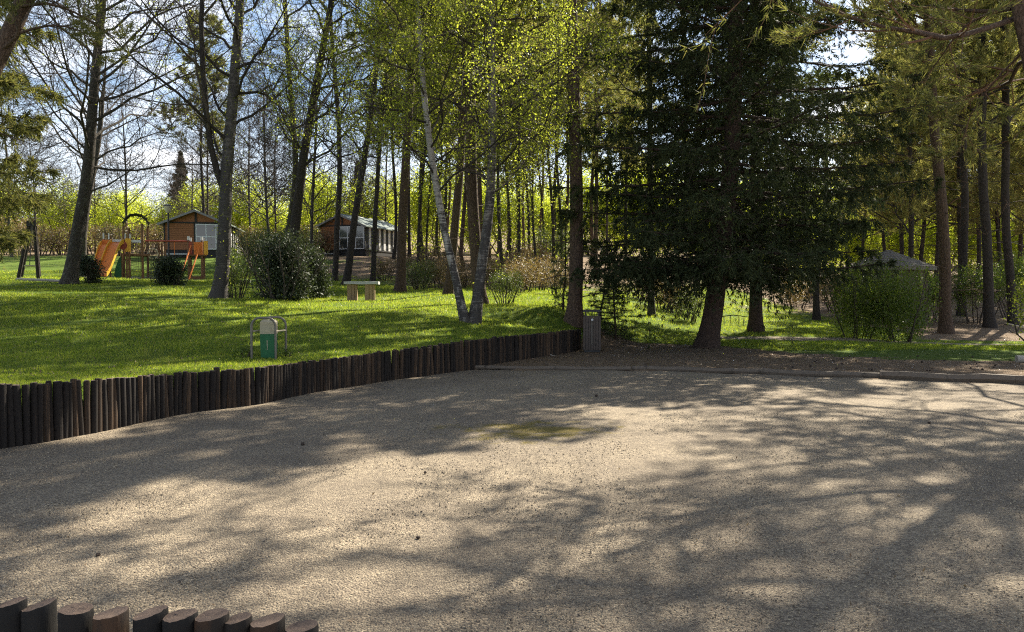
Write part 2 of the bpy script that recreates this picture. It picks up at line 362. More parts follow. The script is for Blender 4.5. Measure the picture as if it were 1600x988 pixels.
g_me = mesh_np('ground', np.stack([XX, YY, ZZ], -1).reshape(-1, 3), quads, mats=('ground_cover',), smooth_=True)
ca = g_me.attributes.new('cover', 'FLOAT_COLOR', 'POINT'); cg, cpth = cover(XX, YY)
ca.data.foreach_set('color', np.stack([cg, cpth, cg * 0, cg * 0 + 1], -1).astype(np.float32).ravel())
go = link(bpy.data.objects.new('ground', g_me)); go['kind'] = 'structure'

rng = np.random.default_rng(11)
us = np.linspace(0, 1, 160) ** 1.0; vsx = np.concatenate([np.linspace(-14, 3, 20), np.linspace(3.2, 17, 90)])
gx = np.linspace(-22, 34, 150); G = []
near_y = -14.0
far = np.minimum(edge_y(gx), np.interp(gx, FX, FY)) + .02
tt = np.linspace(0, 1, 120)
GX = np.repeat(gx[:, None], 120, 1); GY = near_y + (far[:, None] - near_y) * tt[None]
GZ = .006 * np.sin(GX * 1.3 + GY * .7) + .005 * np.sin(GX * 2.9 - GY * 2.1) + .004 * np.sin(5 * GX + 3 * GY)
gi = np.arange(GX.size).reshape(GX.shape)
gq = np.stack([gi[:-1, :-1], gi[1:, :-1], gi[1:, 1:], gi[:-1, 1:]], -1).reshape(-1, 4)
gro = link(bpy.data.objects.new('gravel_court', mesh_np('gravel_court', np.stack([GX, GY, GZ], -1).reshape(-1, 3), gq, mats=('gravel',), smooth_=True))); gro['kind'] = 'structure'

def in_view(X, Y, m=1.08): return np.abs(X) < Y * (W_PX / 2 / FPX) * m + .3
# loose stones
n = 58000
Y = 2.6 + 8.0 * rng.random(n) ** 1.7; X = (rng.random(n) * 2 - 1) * (Y * .70 + .3); ok = X > fence_x(Y) + .1; X, Y = X[ok], Y[ok]; n = len(X)
s = (.0034 + .0042 * rng.random(n) ** 2) * np.clip(Y / 4.5, 1, 1.25)
octa = np.array([(1,0,-.4),(-.5,.87,-.4),(-.5,-.87,-.4),(0,0,1)], float)
ang = rng.random(n) * 6.28; sx = s * (.8 + .7 * rng.random(n)); sy = s * (.7 + .5 * rng.random(n)); sz = s * (.45 + .5 * rng.random(n))
vo = octa[None] * np.stack([sx, sy, sz], -1)[:, None]; vo += (rng.random(vo.shape) - .5) * s[:, None, None] * .45
ca_, sa_ = np.cos(ang)[:, None], np.sin(ang)[:, None]
vo = np.stack([vo[..., 0] * ca_ - vo[..., 1] * sa_, vo[..., 0] * sa_ + vo[..., 1] * ca_, vo[..., 2]], -1) + np.stack([X, Y, s * .25], -1)[:, None]
of = np.array([(0,1,3),(1,2,3),(2,0,3)])
peb = link(bpy.data.objects.new('loose_gravel', mesh_np('loose_gravel', vo.reshape(-1, 3), None, (of[None] + (np.arange(n) * 4)[:, None, None]).reshape(-1, 3), ('pebble',))))
peb['kind'] = 'stuff'; tag(peb, 'loose tan gravel stones covering the court', 'gravel')

# ------------------------------------------------------------------ tree growing
def unit(a): return a / (np.linalg.norm(a, axis=-1, keepdims=True) + 1e-9)
def perp(d):
    ref = np.where(np.abs(d[..., 2:3]) < .9, np.array([0, 0, 1.0]), np.array([1.0, 0, 0]))
    u = unit(np.cross(d, ref)); return u, np.cross(d, u)
def sample(pts, rad, t):
    """pts (P,n,3), rad (P,n), t (P,k) -> position, tangent, radius, parent length"""
    n = pts.shape[1]; f = np.clip(t, 0, .999) * (n - 1); i = f.astype(int); f = (f - i)[..., None]
    r = np.arange(len(pts))[:, None]
    a, b = pts[r, i], pts[r, i + 1]
    return a + (b - a) * f, unit(b - a), rad[r, i] * (1 - f[..., 0]) + rad[r, i + 1] * f[..., 0]
def length(pts): return np.linalg.norm(np.diff(pts, axis=1), axis=-1).sum(1)
def curve(start, d, L, n, up, wig, r, g):
    """grow (N) curved branches"""
    s = np.linspace(0, 1, n)[None, :, None]
    p = start[:, None] + d[:, None] * (L[:, None, None] * s)
    p[..., 2] += (up * L)[:, None] * s[..., 0] ** 2
    nz = np.cumsum(g.normal(0, 1, (len(start), n, 3)), 1) * wig * L[:, None, None] / n; nz -= nz[:, :1]
    return p + nz, r[:, None] * (1 - .8 * s[..., 0])
def grow(pts, rad, k, t0, t1, ang, jit, lenf, n, up, wig, rs, g, flat=1.0, rmax=9.0, azi=None):
    Pn = len(pts)
    t = t0 + (t1 - t0) * (np.arange(k)[None] + g.random((Pn, k))) / k
    pos, tan, r = sample(pts, rad, t); Lp = length(pts)[:, None]
    u, w = perp(tan)
    phi = (g.random((Pn, 1)) * 6.28 + np.arange(k)[None] * 2.399963 + g.normal(0, .35, (Pn, k))) if azi is None else azi(Pn, k)
    a = R(ang) + g.normal(0, R(jit), (Pn, k))
    lat = np.cos(phi)[..., None] * u + np.sin(phi)[..., None] * w
    if flat < 1: lat[..., 2] *= flat; lat = unit(lat)
    d = unit(np.cos(a)[..., None] * tan + np.sin(a)[..., None] * lat)
    L = lenf(Lp, t) * (.7 + .6 * g.random((Pn, k)))
    rr = np.minimum(np.minimum(r * rs, rmax), L * .022 + .004)
    return curve(pos.reshape(-1, 3), d.reshape(-1, 3), L.ravel(), n, np.full(L.size, up) + g.normal(0, .04, L.size), wig, rr.ravel(), g)
def tubes(sets):
    V, Q, o = [], [], 0
    for pts, rad, k in sets:
        N, n, _ = pts.shape; d = unit(pts[:, -1] - pts[:, 0]); u, w = perp(d)
        th = np.arange(k) * 2 * np.pi / k
        ring = np.cos(th)[None, :, None] * u[:, None] + np.sin(th)[None, :, None] * w[:, None]
        v = pts[:, :, None] + rad[:, :, None, None] * ring[:, None]
        V.append(v.reshape(-1, 3))
        i = np.arange(N)[:, None, None] * n * k; j = np.arange(n - 1)[None, :, None] * k; c = np.arange(k)[None, None]; c2 = (c + 1) % k
        Q.append((np.stack([i + j + c, i + j + c2, i + j + k + c2, i + j + k + c], -1) + o).reshape(-1, 4)); o += N * n * k
    return (np.concatenate(V), np.concatenate(Q)) if V else (np.zeros((0, 3)), np.zeros((0, 4), int))
def leaf_quads(pos, size, g, upbias=.3, aspect=.62):
    N = len(pos); a = unit(g.normal(0, 1, (N, 3)) - np.array([0, 0, .35])); nrm = unit(g.normal(0, 1, (N, 3)) + np.array([0, 0, upbias * 3]))
    b = unit(np.cross(nrm, a)); s = (size * (.65 + .7 * g.random(N)))[:, None]
    v = np.stack([pos, pos + a * s * .55 + b * s * aspect * .5, pos + a * s, pos + a * s * .5 - b * s * aspect * .5], 1)
    return v.reshape(-1, 3), np.arange(N * 4).reshape(N, 4)
def needle_tris(pos, d, k, L, w, spread, g):
    N = len(pos); dd = unit(d[:, None] + g.normal(0, spread, (N, k, 3))); sd = unit(np.cross(dd, g.normal(0, 1, (N, k, 3))))
    l = L * (.7 + .6 * g.random((N, k, 1)))
    p = pos[:, None] + g.normal(0, L * .15, (N, k, 3))
    v = np.stack([p - sd * w / 2, p + sd * w / 2, p + dd * l], 2)
    return v.reshape(-1, 3), np.arange(N * k * 3).reshape(-1, 3)
def along(pts, rad, m, t0, t1, g):
    t = t0 + (t1 - t0) * (np.arange(m)[None] + g.random((len(pts), m))) / m
    p, d, _ = sample(pts, rad, t); return p.reshape(-1, 3), d.reshape(-1, 3)
def trunk_line(px_pts, Y, H, w0, w1_frac, g, b=None, wig=.02, flare=.55, n=22):
    """trunk polyline in local coordinates (base at 0) that runs through places seen in the photograph"""
    b0 = base(px_pts[0][0], Y) if b is None else b
    pts = [b0 - np.array([0, 0, .12])] + [P(x, y, Y) for x, y in px_pts[1:]]
    pts = np.array(pts) - b0
    d = pts[-1] - pts[-2]; d /= d[2]; d[:2] *= .6
    while pts[-1][2] < H: pts = np.vstack([pts, pts[-1] + d * min(3.0, H - pts[-1][2] + .01)])
    z = np.concatenate([[-.12, .1, .3, .6], np.linspace(1.0, H, n)])
    q = np.stack([np.interp(z, pts[:, 2], pts[:, 0]), np.interp(z, pts[:, 2], pts[:, 1]), z], -1)
    ker = np.array([1, 2, 1]) / 4
    for _ in range(3): q[1:-1, :2] = np.stack([np.convolve(q[:, k], ker, 'same')[1:-1] for k in (0, 1)], -1)
    q[5:, :2] += np.cumsum(g.normal(0, wig, (len(q) - 5, 2)), 0) * .5; q[:, 1] += .25 * np.sin(q[:, 2] * .35 + g.random() * 6) * (q[:, 2] > 1) * np.clip((q[:, 2] - 1) / 4, 0, 1)
    r0 = w0 * .5 * Y / FPX; s = np.clip(z / H, 0, 1)
    rad = r0 * (1 - (1 - w1_frac) * s) * np.where(s > .75, 1 - (s - .75) * 3.4, 1) * (1 + flare * np.exp(-np.clip(z, 0, 9) / .28))
    return b0, q[None], rad[None]
def straight_trunk(H, r0, g, lean=.03, n=18, taper=.5):
    z = np.concatenate([[-.15, .15, .4], np.linspace(1, H, n)]); l = g.normal(0, lean, 2)
    q = np.stack([z * l[0] + .12 * np.sin(z * .5 + g.random() * 6) * (z > .5), z * l[1] + .12 * np.sin(z * .4 + g.random() * 6) * (z > .5), z], -1)
    s = np.clip(z / H, 0, 1); rad = r0 * (1 - (1 - taper) * s) * np.where(s > .7, 1 - (s - .7) * 2.9, 1) * (1 + .5 * np.exp(-np.clip(z, 0, 9) / .28))
    return q[None], rad[None]
def wood_mesh(name, sets, bark, limb=None):
    v, q = tubes(sets); n0 = len(tubes(sets[:1])[1])
    return mesh_np(name, v, q, mats=(bark, limb or bark), qmat=np.concatenate([np.zeros(n0, int), np.ones(len(q) - n0, int)]), smooth_=True)
def crown_mesh(name, sets, twig, leafv, leafq, leaft, leaf):
    v, q = tubes(sets); o = len(v); nq = len(q)
    vs = [v, leafv] if leafv is not None else [v]
    if leafq is not None: q = np.concatenate([q, leafq + o])
    qm = np.concatenate([np.zeros(nq, int), np.ones(len(q) - nq, int)])
    t = leaft + o if leaft is not None else None
    sm = False
    return mesh_np(name, np.concatenate(vs), q, t, (twig, leaf) if leaf else (twig,), qm, np.ones(len(t), int) if t is not None else None, sm)

def broadleaf(tr, tw, g, bark='bark_grey', twig='twig', t0=.28, N1=28, L1=4.5, ang=58, up=.22, k2=7, k3=6, k4=0, leaf=None, lsize=.06, lper=0, droop=0.0, tufts=0, extra=None, tip=.6, r1=.055, top=1.0, lspread=.1, tmin=.004):
    l1, r1_ = grow(tr, tw, N1, t0, top, ang, 10, lambda Lp, t: L1 * (1 - tip * (t - t0) / (1 - t0)), 9, up, .2, .5, g, rmax=r1)
    if extra is not None:
        for ep, er in extra:
            s = np.linspace(0, len(ep) - 1, 9); e = np.stack([np.interp(s, np.arange(len(ep)), ep[:, k]) for k in range(3)], -1)
            l1 = np.concatenate([l1, e[None]]); r1_ = np.concatenate([r1_, (er * np.linspace(1, .45, 9))[None]])
    l2, r2 = grow(l1, r1_, k2, .22, 1, 48, 12, lambda Lp, t: Lp * .48 * (1.15 - .6 * t), 6, .1 - droop * .5, .12, .6, g)
    l3, r3 = grow(l2, r2, k3, .2, 1, 46, 14, lambda Lp, t: Lp * .5 * (1.1 - .5 * t), 4, .05 - droop, .14, .65, g)
    r3 = np.maximum(r3, tmin * 1.5)
    cs = [(l2, r2, 4), (l3, r3, 3)]; last = (l3, r3)
    if k4:
        l4, r4 = grow(l3, r3, k4, .2, 1, 42, 14, lambda Lp, t: Lp * .55, 2, .04 - droop, .1, .7, g); r4 = np.maximum(r4, tmin); cs.append((l4, r4, 3)); last = (l4, r4)
    lv = lq = None
    if leaf:
        p, _ = along(*last, lper, .15, 1, g); p = p + g.normal(0, lspread, p.shape)
        if tufts:
            tp, _ = along(tr, tw, tufts, .12, .8, g); tp = np.repeat(tp, 26, 0) + g.normal(0, 1, (tufts * 26, 3)) * np.array([.2, .2, .22]); p = np.concatenate([p, tp])
        lv, lq = leaf_quads(p, np.full(len(p), lsize), g)
    return wood_mesh('trunk', [(tr, tw, 14), (l1, r1_, 6)], bark, 'bark_dark' if 'birch' in bark else None), crown_mesh('crown', cs, twig, lv, lq, None, leaf)

def pine(tr, tw, g, bark='bark_pine', twig='twig', t0=.45, N1=26, L1=3.2, k2=7, k3=5, m=5, kn=8, L=.16, w=.024, leaf='needle_pine', dead=8, extra=None, ang=72, up=.18, twigs3=False, top=.99):
    l1, r1 = grow(tr, tw, N1, t0, top, ang, 12, lambda Lp, t: L1 * (1 - .62 * (np.clip(t - t0, 0, 1) / (1 - t0)) ** 1.5), 8, up, .14, .45, g, rmax=.07)
    if extra is not None:
        for ep, er in extra:
            s = np.linspace(0, len(ep) - 1, 8); e = np.stack([np.interp(s, np.arange(len(ep)), ep[:, k]) for k in range(3)], -1)
            l1 = np.concatenate([l1, e[None]]); r1 = np.concatenate([r1, (er * np.linspace(1, .3, 8))[None]])
    l2, r2 = grow(l1, r1, k2, .3, 1, 46, 12, lambda Lp, t: Lp * .36 * (1.2 - .5 * t), 5, .12, .12, .6, g, flat=.6)
    l3, r3 = grow(l2, r2, k3, .3, 1, 42, 14, lambda Lp, t: Lp * .5, 4, .15, .12, .6, g); r3 = np.maximum(r3, .004)
    p, d = along(l3, r3, m, .25, 1.0, g)
    nv, nt = needle_tris(p, unit(d + np.array([0, 0, .25])), kn, L, w, .55, g)
    ws = [(tr, tw, 14), (l1, r1, 6)]; cs = [(l2, r2, 4)] + ([(l3, r3, 3)] if twigs3 else [])
    if dead:
        dl, dr = grow(tr, tw, dead, .12, t0, 84, 10, lambda Lp, t: 1.3 + 0 * t, 5, -.1, .16, .2, g, rmax=.02); ws.append((dl, dr, 4))
        d2, dr2 = grow(dl, dr, 4, .3, 1, 50, 12, lambda Lp, t: Lp * .4, 3, -.05, .1, .6, g); cs.append((d2, dr2, 3))
    return wood_mesh('trunk', ws, bark), crown_mesh('crown', cs, twig, nv, None, nt, leaf)

def spruce(tr, tw, H, g, zlow=2.2, Rmax=4.0, nb=95, k2=16, k3=4, m2=6, m3=4, kn=5, L=.13, w=.026, leaf='needle_spruce', bark='bark_spruce', pw=.75, hang=.55, ztop=.985, zexp=1.05):
    tz = (zlow + (H * ztop - zlow) * ((np.arange(nb) + g.random(nb) * .8) / nb) ** zexp)
    t = np.interp(tz, tr[0, :, 2], np.linspace(0, 1, tr.shape[1]))[None]
    pos, _, r = sample(tr, tw, t); pos, r = pos[0], r[0]
    az = np.arange(nb) * 2.399963 + g.normal(0, .3, nb)
    f = np.clip(1 - tz / H, 0.02, 1)
    Lb = Rmax * f ** pw * (.72 + .5 * g.random(nb)); Lb = np.where(tz < zlow + 1.2, Lb * .8, Lb)
    dz = np.interp(f, [0, .4, 1], [.45, -.05, -.22])
    d = unit(np.stack([np.cos(az), np.sin(az), dz], -1))
    l1, r1 = curve(pos, d, Lb, 8, np.interp(f, [0, 1], [.05, .14]), .07, np.minimum(r * .35, .012 + Lb * .009), g)
    side = lambda Pn, k: np.where(np.arange(k)[None] % 2 == 0, 0.0, np.pi) + g.normal(0, .35, (Pn, k))
    l2, r2 = grow(l1, r1, k2, .12, 1, 58, 9, lambda Lp, t: (.12 + Lp * .34) * (1.08 - t), 4, -.22, .06, .5, g, azi=side)
    l3, r3 = grow(l2, r2, k3, .25, 1, 55, 15, lambda Lp, t: .10 + Lp * .42, 3, -hang, .05, .5, g)
    p2, d2 = along(l2, r2, m2, .05, 1, g); p3, d3 = along(l3, r3, m3, .05, 1, g); p1, d1 = along(l1, r1, 10, .35, 1, g)
    p, d = np.concatenate([p1, p2, p3]), np.concatenate([d1, d2, d3])
    nv, nt = needle_tris(p, d, kn, L, w, .5, g)
    return wood_mesh('trunk', [(tr, tw, 16), (l1, r1, 5)], bark), crown_mesh('crown', [(l2, r2, 3)], 'twig', nv, None, nt, leaf)

def plant_tree(name, label, cat, loc, meshes, group=None, rz=0.0, sc=1.0):
    t = thing(name, label, cat, loc, rz, group); t.scale = (sc, sc, sc) if isinstance(sc, (int, float)) else sc
    for nm, me in zip(('trunk', 'crown'), meshes): link(bpy.data.objects.new(nm, me), t)
    return t
G_ = lambda s: np.random.default_rng(s)

# ------------------------------------------------------------------ the trees one can pick out
g = G_(1); b, tr, tw = trunk_line([(108,441),(121,350),(137,270),(150,150),(163,40)], 30, 17, 21, .2, g)
plant_tree('lime_tree', 'big bare broad-crowned tree with flared grey trunk left of the slide', 'tree', b, broadleaf(tr, tw, g, t0=.33, N1=40, L1=6.2, ang=60, up=.18, k2=8, k3=8, k4=4, tip=.5, tmin=.0055))
g = G_(2); b, tr, tw = trunk_line([(127,405),(134,330),(148,240)], 37, 11, 12, .4, g)
plant_tree('bare_tree', 'slimmer bare tree standing close behind the big flared trunk', 'tree', b, broadleaf(tr, tw, g, t0=.4, N1=22, L1=4, k2=7, k3=5, k4=2))
g = G_(3); b, tr, tw = trunk_line([(340,458),(351,390),(353,280),(361,150),(372,0)], 25, 17, 22, .28, g)
fk = np.array([P(351,300,25), P(332,250,24.8), P(320,160,24.6), P(314,50,24.5), P(318,-60,24.5), P(322,-140,24.5)]) - b
plant_tree('old_birch_tree', 'thick rugged dark-barked birch with a forked stem right of the playground', 'tree', b, broadleaf(tr, tw, g, bark='bark_old_birch', t0=.33, N1=30, L1=4.2, k2=7, k3=6, k4=2, leaf='leaf_birch', lsize=.06, lper=4, tufts=50, extra=[(fk, .11)]))
g = G_(4); b, tr, tw = trunk_line([(447,440),(462,340),(485,200),(505,100),(522,0)], 30, 17, 17, .25, g)
plant_tree('bare_tree', 'dark smooth tree leaning right, rising from behind the holly bush', 'tree', b, broadleaf(tr, tw, g, bark='bark_dark', t0=.35, N1=24, L1=3.8, k2=7, k3=6, k4=2, leaf='leaf_birch', lsize=.07, lper=1))
g = G_(5); b, tr, tw = trunk_line([(436,430),(465,270),(455,120),(447,0)], 37, 18, 10, .5, g)
plant_tree('bare_tree', 'slender tree with yellow-green leaf tufts on its trunk behind the holly bush', 'tree', b, broadleaf(tr, tw, g, t0=.35, N1=20, L1=3.2, k2=6, k3=5, k4=2, leaf='leaf_birch', lsize=.09, lper=1, tufts=70))
g = G_(6); b, tr, tw = trunk_line([(523,410),(530,300),(528,200),(520,90)], 43, 19, 9, .5, g)
plant_tree('bare_tree', 'straight dark tree in front of the brown end of the striped cabin', 'tree', b, broadleaf(tr, tw, g, bark='bark_dark', t0=.4, N1=22, L1=3.4, k2=6, k3=5, k4=2))
g = G_(7); b, tr, tw = trunk_line([(540,414),(556,330),(572,220),(590,110)], 40, 18, 11.5, .45, g)
plant_tree('bare_tree', 'dark tree leaning right across the glazed front of the striped cabin', 'tree', b, broadleaf(tr, tw, g, bark='bark_dark', t0=.42, N1=22, L1=3.2, k2=6, k3=5, k4=2, leaf='leaf_birch', lsize=.08, lper=1))
g = G_(8); b, tr, tw = trunk_line([(582,420),(588,330),(592,230),(605,120)], 41, 17, 8, .5, g)
plant_tree('bare_tree', 'thin dark tree in front of the white panels of the striped cabin', 'tree', b, broadleaf(tr, tw, g, bark='bark_dark', t0=.45, N1=18, L1=2.8, k2=6, k3=5, k4=2, leaf='leaf_birch', lsize=.08, lper=2, tufts=20))
g = G_(9); b, tr, tw = trunk_line([(625,455),(630,350),(634,250),(642,130),(645,0)], 33, 20, 15, .55, g)
plant_tree('pine_tree', 'reddish-brown pine trunk right of the stone table', 'tree', b, pine(tr, tw, g, t0=.5, N1=26, L1=3.2, m=4, L=.2, w=.034))
# twin-stemmed birch
g = G_(10); b, tr, tw = trunk_line([(729,490),(709,420),(690,340),(676,250),(665,150),(655,0)], 20, 10, 13.5, .4, g, wig=.01)
m1 = broadleaf(tr, tw, g, bark='bark_birch', t0=.36, N1=30, L1=3.6, ang=62, up=.05, k2=7, k3=7, leaf='leaf_birch', lsize=.052, lper=23, droop=.25, lspread=.10, r1=.03)
bb = b
g = G_(12); b2, tr, tw = trunk_line([(738,490),(752,420),(764,330),(770,230),(768,100),(768,0)], 20.1, 10.8, 17.5, .45, g, b=bb + np.array([.17, .1, 0]), wig=.01)
m2 = broadleaf(tr, tw, g, bark='bark_grey_birch', t0=.34, N1=32, L1=3.8, ang=62, up=.05, k2=7, k3=7, leaf='leaf_birch', lsize=.052, lper=23, droop=.25, lspread=.10, r1=.03)
t = plant_tree('birch_tree', 'twin-stemmed white birch forking in a V from one dark base', 'tree', bb, m1)
for nm, me in zip(('trunk', 'crown'), m2):
    o = link(bpy.data.objects.new(nm, me), t); o.location = (.17, .1, 0)
g = G_(13); b, tr, tw = trunk_line([(700,463),(708,380),(716,270),(722,150),(726,0)], 31, 20, 14, .5, g)
plant_tree('pine_tree', 'pine trunk seen just left of the twin birch, base behind it', 'tree', b, pine(tr, tw, g, t0=.45, N1=30, L1=3.6, m=5, L=.2, w=.034, leaf='needle_gold'))
g = G_(14); b, tr, tw = trunk_line([(752,476),(742,380),(736,270),(733,150),(731,0)], 25.5, 16.5, 20, .6, g)
plant_tree('pine_tree', 'stout brown pine trunk standing between the two birch stems', 'tree', b, pine(tr, tw, g, t0=.42, N1=44, L1=4.2, m=5, L=.2, w=.034, leaf='needle_pine'))
g = G_(15); b, tr, tw = trunk_line([(896,507),(902,400),(902,250),(896,100),(892,0)], 21.9, 20, 22, .6, g, flare=.8, wig=.008)
plant_tree('pine_tree', 'tall straight pine with reddish upper trunk behind the slatted bin', 'tree', b, pine(tr, tw, g, t0=.64, N1=14, L1=2.4, m=5, dead=24))
g = G_(16); b, tr, tw = trunk_line([(1103,548),(1121,440),(1136,300),(1148,150),(1155,0)], 21.5, 17, 31, .35, g, flare=.5, wig=.006)
plant_tree('spruce_tree', 'large dark spruce with drooping boughs beside the gravel court', 'tree', b, spruce(tr, tw, 17, g, zlow=2.1, Rmax=5.2, nb=135, pw=.5, k2=18, kn=5, L=.13, w=.03, zexp=1.4, hang=.75))
g = G_(17); b, tr, tw = trunk_line([(1181,516),(1181,420),(1185,250),(1190,0)], 27, 15, 20, .45, g, wig=.008)
plant_tree('spruce_tree', 'grey-trunked spruce standing just behind the large dark spruce', 'tree', b, spruce(tr, tw, 15, g, zlow=3.0, Rmax=4.6, nb=95, leaf='needle_young', pw=.5, kn=3, L=.17, w=.048))
g = G_(18); b, tr, tw = trunk_line([(1018,497),(1016,300),(1011,120),(1010,0)], 29, 16, 10, .6, g)
plant_tree('pine_tree', 'slender conifer trunk glimpsed behind the left boughs of the spruce', 'tree', b, pine(tr, tw, g, t0=.35, N1=30, L1=2.8, m=4, L=.2, w=.034, bark='bark_grey'))
g = G_(19); b, tr, tw = trunk_line([(1276,497),(1275,440),(1284,330)], 33, 9, 10, .4, g)
plant_tree('oak_tree', 'small dark tree in the leaf litter right of the grey-trunked spruce', 'tree', b, broadleaf(tr, tw, g, bark='bark_dark', t0=.3, N1=16, L1=3, k2=6, k3=5, leaf='leaf_bracken', lsize=.08, lper=1))
for i, (pxs, Y, H, w, lab, lf) in enumerate([
    ([(1479,522),(1474,400),(1466,280),(1460,150)], 29, 17, 18, 'lit grey-brown pine trunk right of the round kiosk', 'needle_gold'),
    ([(1502,505),(1506,400),(1500,280)], 36, 17, 12, 'narrow pine trunk in the shade directly right of the lit trunk', 'needle_pine'),
    ([(1547,520),(1542,400),(1540,250)], 31, 16, 15, 'dark pine trunk rising from the ivy-filled shade at right', 'needle_pine'),
    ([(1584,515),(1578,400),(1570,290),(1565,150)], 32, 17, 13, 'dark pine trunk beside the yellow-green twigs at the right edge', 'needle_gold')]):
    g = G_(30 + i); b, tr, tw = trunk_line(pxs, Y, H, w, .6, g)
    plant_tree('pine_tree', lab, 'tree', b, pine(tr, tw, g, t0=.5, N1=24, L1=2.7, m=4, kn=9, L=.2, w=.036, leaf=lf, twig='twig_red', dead=14, bark='bark_pine' if i == 0 else 'bark_dark'), group='pines of the right-hand wood')
# foreground pine whose crown hangs over the court
g = G_(40); b0 = np.array([8.9, 11.6, gz(8.9, 11.6)])
b, tr, tw = trunk_line([(1700,560),(1625,180),(1600,85),(1572,0)], 11.6, 16, 25, .55, g, b=b0, wig=.01)
q = lambda x, y, Y: P(x, y, Y) - b
ex = [(np.array([q(1584,30,11.6), q(1530,48,11.3), q(1480,62,11.0), q(1420,48,10.8), q(1350,38,10.6), q(1270,0,10.4)]), .05),
      (np.array([q(1580,15,11.6), q(1545,20,12.2), q(1500,45,12.8), q(1470,90,13.2), q(1440,130,13.5)]), .025),
      (np.array([q(1600,80,11.6), q(1560,120,12.2), q(1520,170,12.6), q(1500,230,12.9)]), .02)]
plant_tree('pine_tree', 'near pine leaning in from the right edge with long overhanging boughs', 'tree', b, pine(tr, tw, g, t0=.52, N1=40, L1=5.2, k2=9, k3=5, m=5, kn=8, L=.14, w=.018, twig='twig_red', dead=0, extra=ex, up=.1, twigs3=True))
g = G_(43); tr, tw = straight_trunk(15, .2, g, .02)
plant_tree('pine_tree', 'pine just outside the right edge whose crown shades the court', 'tree', (11.6, 16.4, gz(11.6, 16.4)), pine(tr, tw, g, t0=.5, N1=40, L1=5.8, k2=8, k3=5, m=5, kn=9, L=.13, w=.018, twig='twig_red', dead=6))
g = G_(44); tr, tw = straight_trunk(17, .2, g, .02)
plant_tree('pine_tree', 'tall pine outside the right edge with high crown over the dirt strip', 'tree', (14.6, 19.6, gz(14.6, 19.6)), pine(tr, tw, g, t0=.52, N1=34, L1=4.4, k2=8, k3=4, m=5, kn=7, L=.18, w=.03, twig='twig_red', dead=6))
# left-hand pine and conifer at the frame's edge
g = G_(41); b0 = base(-190, 15)
b, tr, tw = trunk_line([(-190,500),(-60,220),(2,75),(37,0)], 15, 14, 32, .5, g, b=b0, wig=.01)
q = lambda x, y, Y: P(x, y, Y) - b
ex = [(np.array([q(10,60,15), q(50,45,15), q(90,38,15.2), q(130,50,15.4), q(160,80,15.6)]), .03), (np.array([q(30,10,15), q(80,5,15), q(130,25,15.3), q(180,60,15.5)]), .035), (np.array([q(0,80,15), q(30,55,14.8), q(31,15,14.6), q(28,-40,14.5)]), .05)]
plant_tree('pine_tree', 'leaning pine trunk crossing the top left corner of the view', 'tree', b, pine(tr, tw, g, t0=.5, N1=22, L1=3.2, m=5, L=.13, w=.014, extra=ex, dead=6))
g = G_(42); tr, tw = straight_trunk(13, .22, g, .01)
sp_mid = spruce(tr, tw, 13, g, zlow=1.5, Rmax=4.0, nb=70, k2=12, k3=4, m2=6, m3=4, kn=5, L=.2, w=.035, leaf='needle_pine', pw=.6)
plant_tree('conifer_tree', 'green conifer whose drooping boughs hang in at the left edge', 'tree', base(-100, 23), sp_mid, sc=1.05)

# ------------------------------------------------------------------ shared meshes for the stands behind
pool_pine = []
for i in range(4):
    g = G_(50 + i); H = 19 + 2 * g.random(); tr, tw = straight_trunk(H, .135, g, .02)
    pool_pine.append(pine(tr, tw, g, t0=.46, N1=26, L1=3.0, k2=7, k3=4, m=4, kn=8, L=.32, w=.06, twigs3=False, leaf=('needle_pine', 'needle_gold')[i % 2], bark=('bark_pine', 'bark_dark')[i // 2]))
pool_low = []
for i in range(3):
    g = G_(60 + i); H = 16; tr, tw = straight_trunk(H, .14, g, .02)
    pool_low.append(pine(tr, tw, g, t0=.28, N1=34, L1=3.4, k2=7, k3=4, m=4, kn=6, L=.32, w=.05, twigs3=False, leaf=('needle_pine', 'needle_gold', 'needle_gold')[i], bark='bark_dark', twig='twig_red', dead=14))
pool_thin = []
for i in range(4):
    g = G_(70 + i); H = 15 + 3 * g.random(); tr, tw = straight_trunk(H, .085, g, .035)
    pool_thin.append(broadleaf(tr, tw, g, bark='bark_dark', t0=.35, N1=20, L1=2.8, k2=6, k3=5, k4=2, leaf='leaf_birch', lsize=.15, lper=2, tufts=14, tmin=.007))
pool_bare = []
for i in range(3):
    g = G_(80 + i); H = 15; tr, tw = straight_trunk(H, .11, g, .02)
    pool_bare.append(broadleaf(tr, tw, g, t0=.25, N1=30, L1=4.6, k2=7, k3=6, k4=3, tmin=.009))
